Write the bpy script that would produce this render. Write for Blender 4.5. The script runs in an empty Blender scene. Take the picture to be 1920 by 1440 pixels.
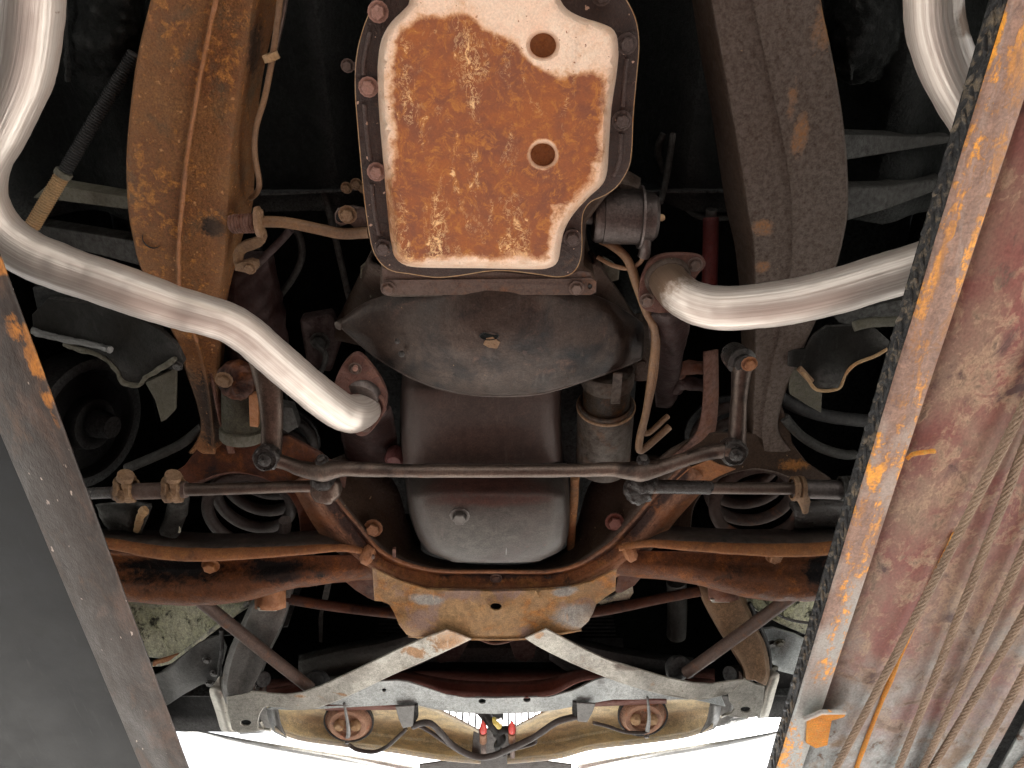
import bpy, bmesh, math, random
from mathutils import Vector, Matrix, Quaternion, noise
from mathutils.geometry import delaunay_2d_cdt
rnd = random.Random(7)
C = bpy.context.scene.collection
SC = bpy.context.scene
# ------------------------------------------------------------------ camera
W0, H0, FPX = 1920.0, 1440.0, 1507.0
CAMZ = 1.05
TH = math.radians(57.5)
cam = bpy.data.cameras.new('camera'); co = bpy.data.objects.new('camera', cam); C.objects.link(co)
co.location = (0, 0, CAMZ); co.rotation_euler = (math.radians(90) + TH, 0, 0)
cam.sensor_width = 36; cam.lens = FPX / W0 * 36; cam.clip_start = 0.05; cam.clip_end = 500
SC.camera = co
# ------------------------------------------------------------------ world and light
SUN_EL, SUN_AZ = math.radians(48), math.radians(25)          # sun ahead of the car, over its nose
wd = bpy.data.worlds.new('World'); SC.world = wd; wd.use_nodes = True
nt = wd.node_tree; nt.nodes.clear()
sky = nt.nodes.new('ShaderNodeTexSky'); sky.sky_type = 'NISHITA'; sky.sun_disc = False
sky.sun_elevation = SUN_EL; sky.sun_rotation = SUN_AZ; sky.dust_density = 6; sky.air_density = 1.0; sky.ozone_density = 1
hs = nt.nodes.new('ShaderNodeHueSaturation'); hs.inputs['Saturation'].default_value = 0.22
bg = nt.nodes.new('ShaderNodeBackground'); bg.inputs['Strength'].default_value = 0.15
wo = nt.nodes.new('ShaderNodeOutputWorld')
nt.links.new(sky.outputs[0], hs.inputs['Color']); nt.links.new(hs.outputs[0], bg.inputs[0]); nt.links.new(bg.outputs[0], wo.inputs[0])
sl = bpy.data.lights.new('sun', 'SUN'); sl.energy = 3.0; sl.angle = math.radians(12); sl.color = (1, 0.96, 0.9)
so = bpy.data.objects.new('sun', sl); C.objects.link(so)
sd = Vector((math.sin(SUN_AZ) * math.cos(SUN_EL), math.cos(SUN_AZ) * math.cos(SUN_EL), math.sin(SUN_EL)))
so.rotation_euler = sd.to_track_quat('Z', 'Y').to_euler(); so.location = (2, 6, 8)
SC.view_settings.view_transform = 'Standard'; SC.view_settings.look = 'None'
SC.view_settings.exposure = 1.68; SC.view_settings.gamma = 1.0
SC.render.film_transparent = False

# ------------------------------------------------------------------ survey helper: a sighted point at its measured height
cT, sT = math.cos(TH), math.sin(TH)
def P(x, y, h):
    rx = x - W0 / 2; v = H0 / 2 - y
    ry = FPX * cT - v * sT; rz = FPX * sT + v * cT
    k = h / rz
    return Vector((rx * k, ry * k, CAMZ + h))
def px2m(y, h):                       # metres per sighted unit at that row and height (across)
    return h / (FPX * sT + (H0 / 2 - y) * cT)

# ------------------------------------------------------------------ materials
def NT(name):
    m = bpy.data.materials.new(name); m.use_nodes = True
    t = m.node_tree; b = t.nodes['Principled BSDF']
    return m, t, b
def N(t, k, **kw):
    n = t.nodes.new(k)
    for a, v in kw.items():
        if a in n.inputs: n.inputs[a].default_value = v
        else: setattr(n, a, v)
    return n
def L(t, a, b): t.links.new(a, b)
def ramp(t, src, p0, p1, c0=(0,0,0,1), c1=(1,1,1,1)):
    r = N(t, 'ShaderNodeValToRGB'); r.color_ramp.elements[0].position = p0; r.color_ramp.elements[1].position = p1
    r.color_ramp.elements[0].color = c0; r.color_ramp.elements[1].color = c1
    L(t, src, r.inputs[0]); return r.outputs[0]
def mix(t, fac, a, b, mode='MIX'):
    n = N(t, 'ShaderNodeMix', data_type='RGBA', blend_type=mode)
    if isinstance(fac, (int, float)): n.inputs[0].default_value = fac
    else: L(t, fac, n.inputs[0])
    for i, v in ((6, a), (7, b)):
        if isinstance(v, tuple): n.inputs[i].default_value = (v[0], v[1], v[2], 1)
        else: L(t, v, n.inputs[i])
    return n.outputs[2]
def math_(t, op, a, b=0.0):
    n = N(t, 'ShaderNodeMath', operation=op)
    for i, v in ((0, a), (1, b)):
        if isinstance(v, (int, float)): n.inputs[i].default_value = v
        else: L(t, v, n.inputs[i])
    return n.outputs[0]
def coords(t, stretch=(1, 1, 1), uv=False):
    tc = N(t, 'ShaderNodeTexCoord'); mp = N(t, 'ShaderNodeMapping'); mp.inputs['Scale'].default_value = stretch
    L(t, tc.outputs['UV' if uv else 'Object'], mp.inputs[0])
    oi = N(t, 'ShaderNodeObjectInfo'); w = math_(t, 'MULTIPLY', oi.outputs['Random'], 37.0)
    return mp.outputs[0], w
def nz(t, vec, w, scale, detail=6, rough=0.6, dist=0.0):
    n = N(t, 'ShaderNodeTexNoise', noise_dimensions='4D'); n.inputs['Scale'].default_value = scale
    n.inputs['Detail'].default_value = detail; n.inputs['Roughness'].default_value = rough; n.inputs['Distortion'].default_value = dist
    L(t, vec, n.inputs['Vector']); L(t, w, n.inputs['W']); return n.outputs[0]
def blobmask(t, blobs, n2, n4, amp=1.1):
    g = N(t, 'ShaderNodeNewGeometry'); cur = None
    for x, y, h, r, sx, sy in blobs:
        p = P(x, y, h); mp = N(t, 'ShaderNodeMapping', vector_type='POINT')
        mp.inputs['Scale'].default_value = (1 / (r * sx), 1 / (r * sy), 1 / r)
        mp.inputs['Location'].default_value = (-p.x / (r * sx), -p.y / (r * sy), -p.z / r)
        L(t, g.outputs['Position'], mp.inputs[0]); ln = N(t, 'ShaderNodeVectorMath', operation='LENGTH'); L(t, mp.outputs[0], ln.inputs[0])
        d = math_(t, 'SUBTRACT', 1.0, ln.outputs['Value']); cur = d if cur is None else math_(t, 'MAXIMUM', cur, d)
    f = math_(t, 'ADD', math_(t, 'MAXIMUM', cur, -1.0), math_(t, 'MULTIPLY', math_(t, 'SUBTRACT', math_(t, 'ADD', math_(t, 'MULTIPLY', n2, .6), math_(t, 'MULTIPLY', n4, .4)), .5), amp * 4))
    return ramp(t, f, -.1, .4)
MC = {}
TONE = dict(rust_red=.55, cross_rust=.72, arm_rust=.72, rust_brown=.6, linkage=.72, harness=.6, olive_steel=.6, rust_steel=.75, grease=.6, dark_oxide=.55, oxide_red=.8,
    runway_web_left=.4, runway_paint_left=.7, frame_dark=.85, frame_rust=.9, starter_tan=.48, sump_paint=.75, sump_brown=.9, fuel_metal=.7, dim_bracket=.75, rust_orange=.8, flange_pink=.8, grey_paint_horn=.8, grey_sheet=.85, black_rubber=.7, pale_mud=1.15, sheet_dark=.9, cream_line=.85, flange_oily=.85)  # some base colours scaled down to carry the shade of deep-set parts
def wear(name, base, second, rust=None, rthr=(0.52, 0.62), s1=9, s2=34, fine=420, rough=(0.45, 0.85), metal=0.0,
         bump=0.35, bd=0.0012, speck=None, sthr=(0.66, 0.7), sscale=260, stretch=(1, 1, 1), coat=0.0, spec=None, dark=None, dthr=(0.5, 0.65), blobs=None, bcol=None, amp=1.1, edge=.55):
    def SA(c, k=1.02, g=1.17):
        if c is None: return None
        lu = .3 * c[0] + .6 * c[1] + .1 * c[2]
        q = [max(.004, lu + (x - lu) * k) for x in c]
        return tuple(x ** g if x < .45 else x for x in q)
    base, second, rust, speck, dark, bcol = SA(base), SA(second), SA(rust), SA(speck), SA(dark), SA(bcol)
    kk = TONE.get(name, 1.0); base, second, rust, dark, bcol = [None if q is None else tuple(x * kk for x in q) for q in (base, second, rust, dark, bcol)]
    if spec is None: spec = .16 if rough[0] >= .36 else .4
    m, t, b = NT(name); v, w = coords(t, stretch)
    n1 = nz(t, v, w, s1, 7, .62, .4); n2 = nz(t, v, math_(t, 'ADD', w, 5.0), s2, 9, .68, .5); n3 = nz(t, v, w, fine, 3, .6)
    n4 = nz(t, v, math_(t, 'ADD', w, 11.0), s2 * 3.2, 6, .7, .2)
    c = mix(t, ramp(t, n1, .38, .62), base, second)
    c = mix(t, math_(t, 'MULTIPLY', ramp(t, n4, .44, .62), .7), c, tuple(x * .45 for x in base))
    if dark: c = mix(t, ramp(t, nz(t, v, math_(t, 'ADD', w, 3.0), s1 * 1.7, 6, .6, .6), *dthr), c, dark)
    rm = None
    if rust:
        rm = ramp(t, math_(t, 'ADD', math_(t, 'MULTIPLY', n2, .6), math_(t, 'MULTIPLY', n1, .4)), *rthr)
        rc = mix(t, ramp(t, n4, .4, .62), rust, tuple(x * .5 for x in rust))
        c = mix(t, rm, c, rc)
    if blobs:
        bm_ = blobmask(t, blobs, n2, n4, amp)
        c = mix(t, bm_, c, mix(t, ramp(t, n4, .4, .62), bcol, tuple(x * .6 for x in bcol)))
    c = mix(t, 1.0, c, ramp(t, n3, .3, .7, (.62, .62, .62, 1), (1.32, 1.32, 1.32, 1)), 'MULTIPLY')
    if edge:
        ge = N(t, 'ShaderNodeNewGeometry'); pe = math_(t, 'MULTIPLY', ramp(t, ge.outputs['Pointiness'], .515, .58), math_(t, 'MULTIPLY', ramp(t, n4, .3, .6), edge))
        c = mix(t, pe, c, tuple(min(.75, x * 1.7 + .10) for x in base))  # paler edges: bare metal plus rim highlights put into the colour
    # fine scratches and flow marks across the surface
    sv, sw = coords(t, (1.0, .12, 1.0)); sc_ = nz(t, sv, math_(t, 'ADD', sw, 17.0), 150, 3, .5)
    c = mix(t, math_(t, 'MULTIPLY', ramp(t, sc_, .60, .68), math_(t, 'MULTIPLY', ramp(t, n2, .4, .6), .35)), c, tuple(min(.7, x * 1.8 + .03) for x in second))
    if speck:
        sp = ramp(t, nz(t, v, math_(t, 'ADD', w, 21.0), sscale, 2, .5), *sthr); c = mix(t, sp, c, speck)
    L(t, c, b.inputs['Base Color'])
    r = N(t, 'ShaderNodeMapRange'); r.inputs[3].default_value = rough[0]; r.inputs[4].default_value = rough[1]
    r.inputs[1].default_value = .35; r.inputs[2].default_value = .65; L(t, n2, r.inputs[0]); L(t, r.outputs[0], b.inputs['Roughness'])
    if metal:
        mm = math_(t, 'MULTIPLY', metal, math_(t, 'SUBTRACT', 1.0, rm)) if rm is not None else metal
        if rm is not None: L(t, mm, b.inputs['Metallic'])
        else: b.inputs['Metallic'].default_value = metal
    b.inputs['Specular IOR Level'].default_value = spec; b.inputs['Coat Weight'].default_value = coat; b.inputs['Coat Roughness'].default_value = .25
    hgt = math_(t, 'ADD', math_(t, 'MULTIPLY', n3, .25), math_(t, 'ADD', math_(t, 'MULTIPLY', n4, .5), n2))
    bp = N(t, 'ShaderNodeBump'); bp.inputs['Strength'].default_value = min(1, bump * 1.5); bp.inputs['Distance'].default_value = bd * 4.5
    L(t, hgt, bp.inputs['Height']); L(t, bp.outputs[0], b.inputs['Normal'])
    MC[name] = m; return m
wear('frame_rust', (.37, .20, .09), (.24, .105, .05), rust=(.58, .31, .11), rthr=(.53, .60), s1=7, s2=70, bump=.9, bd=.0018, speck=(.55, .34, .17), sthr=(.66, .74), sscale=120, dark=(.16, .13, .09), dthr=(.55, .68), blobs=[(395, 770, 1.14, .085, .6, 1.2), (470, 420, 1.09, .03, .7, 1.6), (480, 100, 1.12, .03, .5, 2.5), (400, 430, 1.08, .02, 1, 1)], bcol=(.075, .055, .045), amp=.8)  # largest dark blob paints the shade of the deep lower rail
wear('frame_dark', (.075, .048, .032), (.058, .038, .027), rust=(.26, .12, .035), rthr=(.62, .66), s1=5, s2=60, rough=(.55, .8), bump=.3, speck=(.3, .22, .14), sthr=(.72, .76), sscale=150, blobs=[(1545, 30, 1.1, .022, .8, 2.5), (1568, 120, 1.1, .012, .8, 2), (1482, 190, 1.09, .012, .7, 2.4), (1500, 255, 1.08, .014, .9, 2.2), (1430, 430, 1.08, .018, 1, .8), (1430, 500, 1.09, .012, 1, 1), (1350, 270, 1.1, .008, 1, 2), (1490, 880, 1.13, .026, 1.3, .6), (1310, 890, 1.12, .02, 1.4, .6)], amp=.8, bcol=(.34, .17, .06))
wear('rust_red', (.20, .075, .035), (.13, .05, .03), rust=(.30, .12, .04), rthr=(.52, .62), s1=8, s2=30, rough=(.5, .85), bump=.35, dark=(.05, .028, .025), dthr=(.48, .6))
wear('rust_orange', (.36, .17, .07), (.25, .10, .045), rust=(.42, .21, .08), rthr=(.52, .62), s1=9, s2=40, rough=(.5, .85), bump=.35, dark=(.12, .06, .04), dthr=(.56, .7))
wear('rust_tan', (.36, .25, .14), (.28, .165, .08), rust=(.40, .20, .07), rthr=(.52, .59), s1=8, s2=26, rough=(.4, .75), bump=.3, metal=.15, dark=(.24, .17, .14), dthr=(.54, .62), blobs=[(1085, 1160, 1.03, .045, 1.3, .8), (800, 1125, 1.04, .022, 1.6, .7), (1060, 1110, 1.04, .02, 1.5, .7)], bcol=(.34, .33, .31), amp=.5)
wear('starter_tan', (.085, .058, .035), (.04, .03, .024), rust=(.20, .095, .035), rthr=(.50, .58), s1=10, s2=30, rough=(.4, .7), bump=.3, metal=.2, dark=(.06, .05, .045), dthr=(.5, .6))
wear('rust_steel', (.16, .11, .09), (.11, .08, .07), rust=(.28, .13, .06), rthr=(.52, .66), s1=8, s2=40, rough=(.38, .7), metal=.25, bump=.25)
wear('grease', (.055, .042, .035), (.035, .028, .025), rust=(.14, .09, .06), rthr=(.55, .65), s1=30, s2=90, rough=(.22, .5), bump=.8, bd=.002, coat=.3)
wear('linkage', (.23, .18, .15), (.15, .115, .10), rust=(.22, .12, .07), rthr=(.56, .66), s1=8, s2=40, rough=(.28, .5), metal=.75, bump=.2, dark=(.035, .025, .022), dthr=(.54, .66))
wear('tan_clamp', (.25, .16, .09), (.15, .09, .055), s1=30, s2=80, rough=(.5, .8), bump=.7)
wear('sheet_dark', (.095, .068, .055), (.06, .048, .042), rust=(.17, .085, .055), rthr=(.56, .66), s1=9, s2=28, rough=(.3, .48), metal=.5, spec=.5, bump=.2, dark=(.02, .02, .022), dthr=(.5, .66), speck=(.3, .22, .12), sthr=(.74, .78), sscale=120)
wear('sump_paint', (.105, .095, .086), (.07, .05, .046), rust=(.15, .085, .07), rthr=(.58, .7), s1=7, s2=22, rough=(.32, .45), metal=.45, spec=.3, bump=.16, blobs=[(915, 928, 1.0, .1, 1.2, .22)], bcol=(.12, .06, .05), amp=.4)
wear('sump_brown', (.10, .068, .058), (.065, .05, .045), rust=(.14, .085, .07), rthr=(.55, .7), s1=8, s2=22, rough=(.35, .6), metal=.2, bump=.12)
wear('flange_oily', (.085, .042, .03), (.045, .022, .017), rust=(.17, .10, .07), rthr=(.56, .64), s1=20, s2=90, rough=(.28, .6), bump=1, coat=.1, speck=(.55, .42, .33), sthr=(.69, .72), sscale=130)
wear('black_coat', (.011, .014, .014), (.007, .009, .01), s1=10, s2=45, rough=(.55, .9), bump=.5, bd=.002)
wear('undercoat', (.022, .026, .024), (.012, .015, .015), s1=16, s2=110, rough=(.6, .95), bump=1.0, bd=.005)
wear('black_rubber', (.016, .016, .017), (.026, .024, .024), s1=20, s2=60, rough=(.4, .7), bump=.2)
wear('dim_bracket', (.034, .032, .027), (.02, .02, .018), rust=(.085, .07, .05), rthr=(.58, .68), s1=10, s2=40, rough=(.45, .8), bump=.4)
wear('olive_steel', (.16, .15, .11), (.10, .095, .07), rust=(.2, .13, .07), rthr=(.56, .68), s1=9, s2=40, rough=(.45, .8), bump=.4)
wear('pale_mud', (.62, .62, .48), (.46, .47, .35), rust=(.08, .08, .065), rthr=(.52, .58), s1=12, s2=40, rough=(.7, .95), bump=.9, bd=.002, speck=(.1, .1, .08), sthr=(.68, .74), sscale=120)
wear('grey_sheet', (.16, .16, .155), (.10, .10, .10), rust=(.2, .17, .11), rthr=(.62, .68), s1=10, s2=40, rough=(.35, .6), metal=.4, bump=.2)
wear('bare_steel', (.42, .41, .37), (.31, .30, .275), rust=(.34, .24, .15), rthr=(.58, .64), s1=14, s2=40, rough=(.3, .55), metal=.55, bump=.2, stretch=(1, 1, 1), speck=(.12, .07, .04), sthr=(.73, .76), sscale=110, blobs=[(845, 1195, 1.02, .045, 1, 1), (780, 1222, 1.03, .03, 1, .6), (560, 1310, 1.05, .012, 1.5, .5), (640, 1300, 1.05, .012, 1.5, .5), (1010, 1190, 1.02, .012, 1, 1)], bcol=(.36, .22, .12), amp=1.2)
wear('zinc_beam', (.40, .42, .42), (.31, .335, .34), rust=(.30, .22, .15), rthr=(.64, .68), s1=8, s2=50, rough=(.35, .6), metal=.5, bump=.15, speck=(.15, .12, .1), sthr=(.72, .75), sscale=140)
wear('grey_paint_horn', (.20, .20, .19), (.15, .145, .14), rust=(.22, .13, .07), rthr=(.60, .68), s1=6, s2=30, rough=(.35, .6), metal=.4, bump=.15)
wear('brown_horn', (.24, .16, .10), (.18, .12, .08), rust=(.34, .2, .11), rthr=(.56, .66), s1=7, s2=30, rough=(.4, .7), metal=.25, bump=.2)
wear('oxide_red', (.17, .055, .035), (.11, .035, .026), s1=9, s2=30, rough=(.45, .75), bump=.2)
wear('dark_oxide', (.06, .02, .016), (.03, .014, .012), s1=9, s2=30, rough=(.5, .8), bump=.3)
wear('flange_pink', (.19, .095, .075), (.11, .058, .05), rust=(.26, .14, .10), rthr=(.5, .6), s1=14, s2=60, rough=(.4, .7), metal=.2, bump=.4)
wear('brass_bolt', (.28, .15, .08), (.2, .10, .05), s1=30, s2=80, rough=(.4, .6), metal=.3, bump=.3)
wear('copper_stud', (.33, .19, .15), (.2, .11, .09), s1=40, s2=120, rough=(.35, .6), metal=.2, bump=.3)
wear('tan_body', (.80, .69, .50), (.74, .62, .43), s1=4, s2=12, rough=(.3, .5), bump=.06, bd=.0006, speck=(.25, .16, .08), sthr=(.74, .78), sscale=90)
wear('cream_line', (.27, .16, .08), (.17, .10, .055), rust=(.16, .08, .045), rthr=(.55, .65), s1=16, s2=50, rough=(.35, .65), bump=.3)
wear('fuel_metal', (.18, .15, .14), (.13, .11, .105), s1=16, s2=60, rough=(.3, .5), metal=.75, bump=.25)
wear('harness', (.075, .05, .042), (.05, .035, .03), s1=20, s2=70, rough=(.35, .6), bump=.3)
wear('chrome_white', (.86, .88, .88), (.82, .84, .85), s1=3, s2=10, rough=(.12, .2), metal=.55, bump=.02)
wear('rope_steel', (.26, .195, .14), (.13, .095, .07), rust=(.20, .13, .09), rthr=(.52, .62), s1=12, s2=90, rough=(.4, .7), metal=.4, bump=.4)
wear('orange_flake', (.72, .30, .05), (.5, .2, .04), s1=30, s2=90, rough=(.6, .9), bump=.8)
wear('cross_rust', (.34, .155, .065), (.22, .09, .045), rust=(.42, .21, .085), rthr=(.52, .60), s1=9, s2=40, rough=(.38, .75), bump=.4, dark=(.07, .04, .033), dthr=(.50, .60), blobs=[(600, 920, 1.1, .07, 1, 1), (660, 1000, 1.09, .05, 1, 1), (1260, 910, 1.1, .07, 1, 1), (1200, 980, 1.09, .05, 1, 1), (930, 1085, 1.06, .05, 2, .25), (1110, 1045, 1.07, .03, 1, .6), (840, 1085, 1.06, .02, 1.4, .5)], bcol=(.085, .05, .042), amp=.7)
wear('arm_rust', (.23, .10, .045), (.15, .065, .035), rust=(.34, .14, .05), rthr=(.50, .60), s1=8, s2=30, rough=(.38, .75), bump=.5, blobs=[(310, 1072, 1.07, .09, 1.3, .28), (520, 1066, 1.07, .06, 1.3, .3), (600, 1070, 1.07, .02, 1.3, .5), (1545, 1075, 1.07, .05, .9, .9), (1350, 1060, 1.08, .04, 1.5, .2)], bcol=(.018, .015, .016), amp=.7)  # black blobs along the arm sheet
wear('rust_brown', (.10, .055, .04), (.06, .04, .035), rust=(.28, .11, .05), rthr=(.55, .62), s1=9, s2=24, rough=(.45, .75), bump=.3)
wear('lamp_rust', (.42, .27, .19), (.33, .19, .13), rust=(.55, .22, .10), rthr=(.54, .62), s1=30, s2=90, rough=(.4, .7), bump=.5, dark=(.16, .11, .09), dthr=(.55, .65))
wear('red_plastic', (.7, .05, .03), (.6, .04, .03), s1=30, s2=90, rough=(.3, .5), bump=.05)
wear('dark_red', (.11, .02, .018), (.08, .015, .014), s1=10, s2=30, rough=(.4, .6), bump=.1)
wear('yellow_plastic', (.62, .48, .12), (.55, .42, .1), s1=30, s2=90, rough=(.3, .5), bump=.05)
wear('runway_paint_left', (.065, .047, .036), (.034, .027, .024), rust=(.18, .11, .07), rthr=(.53, .62), s1=7, s2=16, rough=(.35, .65), metal=.2, bump=.3, stretch=(1.4, .5, 1), speck=(.4, .34, .3), sthr=(.70, .74), sscale=110, dark=(.14, .085, .06), dthr=(.54, .66), blobs=[(35, 615, .77, .015, .8, 1.4), (68, 672, .77, .016, .7, 1.5), (25, 590, .77, .012, 1, 1), (10, 500, .77, .01, 1, 1), (95, 745, .77, .01, .8, 1.4), (105, 780, .77, .007, .6, 2), (190, 940, .77, .012, .7, 6), (270, 1180, .77, .008, .7, 5)], bcol=(.62, .29, .05), amp=1.9)
wear('runway_web_left', (.024, .029, .038), (.016, .019, .026), s1=3, s2=9, fine=900, rough=(.32, .42), bump=.03, spec=.07)
wear('tread_strip', (.03, .033, .036), (.02, .022, .025), rust=(.36, .29, .20), rthr=(.51, .56), s1=20, s2=70, rough=(.35, .6), metal=.3, bump=.6, bd=.003)

def mat_pipe():
    m, t, b = NT('aluminized_pipe'); v, w = coords(t, (1.2, 26, 1), uv=True)
    n = nz(t, v, w, 2.2, 6, .6); v2, w2 = coords(t, (2.5, 5, 1), uv=True); n2 = nz(t, v2, w2, 1.6, 5, .6)
    v3, w3 = coords(t); n3 = nz(t, v3, w3, 60, 7, .7)
    c = mix(t, ramp(t, n, .40, .62), (.66, .61, .56), (.50, .43, .385))
    c = mix(t, ramp(t, n2, .60, .75), c, (.45, .38, .31))
    c = mix(t, ramp(t, n3, .66, .72), c, (.30, .22, .16))
    c = mix(t, blobmask(t, [(1250, 520, 1.02, .055, 1, 1), (1275, 560, .99, .02, 1, 1), (690, 730, 1.06, .02, 1, 1), (40, 62, .93, .006, 2, .5), (22, 130, .93, .012, 1, 1), (1800, 40, .93, .02, 1, 1)], n3, n2, .6), c, (.20, .14, .10))
    L(t, c, b.inputs['Base Color']); b.inputs['Metallic'].default_value = .62
    r = N(t, 'ShaderNodeMapRange'); r.inputs[1].default_value = .35; r.inputs[2].default_value = .65; r.inputs[3].default_value = .34; r.inputs[4].default_value = .52; L(t, n, r.inputs[0]); L(t, r.outputs[0], b.inputs['Roughness'])
    bp = N(t, 'ShaderNodeBump'); bp.inputs['Strength'].default_value = .5; bp.inputs['Distance'].default_value = .0022
    L(t, math_(t, 'ADD', n, math_(t, 'MULTIPLY', n3, .15)), bp.inputs['Height']); L(t, bp.outputs[0], b.inputs['Normal']); MC['pipe'] = m
mat_pipe()
def mat_pan():
    m, t, b = NT('rusted_white_pan'); v, w = coords(t)
    a = N(t, 'ShaderNodeAttribute', attribute_name='rust'); am = a.outputs['Fac']
    n1 = nz(t, v, w, 26, 9, .66, .6); n2 = nz(t, v, w, 120, 8, .72, .8); n3 = nz(t, v, math_(t, 'ADD', w, 4.), 60, 9, .75, 1.2); n4 = nz(t, v, w, 500, 3, .6)
    paint = mix(t, ramp(t, n1, .35, .65), (.78, .54, .40), (.82, .68, .55))
    paint = mix(t, ramp(t, nz(t, v, math_(t, 'ADD', w, 9.), 150, 3, .6), .66, .70), paint, (.25, .09, .04))
    n0 = nz(t, v, w, 9, 8, .6, .5)
    rf = math_(t, 'ADD', am, math_(t, 'MULTIPLY', math_(t, 'SUBTRACT', n1, .5), 1.3))
    rf = math_(t, 'ADD', rf, math_(t, 'MULTIPLY', math_(t, 'SUBTRACT', n2, .5), .9))
    rf = math_(t, 'ADD', rf, math_(t, 'MULTIPLY', math_(t, 'SUBTRACT', n0, .5), 1.4))
    rm = ramp(t, rf, .26, .62); halo = ramp(t, rf, -.3, .40)
    rust = mix(t, ramp(t, n1, .4, .6), (.29, .085, .02), (.19, .058, .026))
    rust = mix(t, ramp(t, n3, .5, .62), rust, (.40, .145, .028))
    vs_, ws_ = coords(t, (1.0, .75, 1))
    n5 = nz(t, vs_, math_(t, 'ADD', w, 31.), 75, 8, .66, 1.5)
    net = math_(t, 'ABSOLUTE', math_(t, 'SUBTRACT', n5, .5))
    netm = ramp(t, net, .006, .026, (1, 1, 1, 1), (0, 0, 0, 1))
    vl, wl = coords(t, (1.0, .42, 1))
    pn = nz(t, vl, math_(t, 'ADD', w, 15.), 22, 6, .62, .6); patch = ramp(t, pn, .53, .64)
    big = ramp(t, math_(t, 'ADD', math_(t, 'MULTIPLY', pn, .55), math_(t, 'MULTIPLY', n3, .45)), .575, .60)
    k = math_(t, 'MAXIMUM', math_(t, 'MULTIPLY', netm, patch), big)
    rust = mix(t, math_(t, 'MULTIPLY', k, .9), rust, mix(t, n1, (.86, .48, .17), (.86, .62, .36)))
    c = mix(t, math_(t, 'MULTIPLY', halo, .8), paint, (.60, .29, .11))
    c = mix(t, rm, c, rust)
    c = mix(t, 1.0, c, ramp(t, n4, .3, .7, (.85, .85, .85, 1), (1.12, 1.12, 1.12, 1)), 'MULTIPLY')
    L(t, c, b.inputs['Base Color'])
    rr = N(t, 'ShaderNodeMapRange'); rr.inputs[3].default_value = .38; rr.inputs[4].default_value = .7; L(t, rm, rr.inputs[0]); L(t, rr.outputs[0], b.inputs['Roughness'])
    bp = N(t, 'ShaderNodeBump'); bp.inputs['Strength'].default_value = .5; bp.inputs['Distance'].default_value = .0018
    L(t, math_(t, 'ADD', math_(t, 'MULTIPLY', rm, -.6), math_(t, 'ADD', k, math_(t, 'MULTIPLY', n4, .3))), bp.inputs['Height']); L(t, bp.outputs[0], b.inputs['Normal'])
    MC['pan'] = m
mat_pan()
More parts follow.
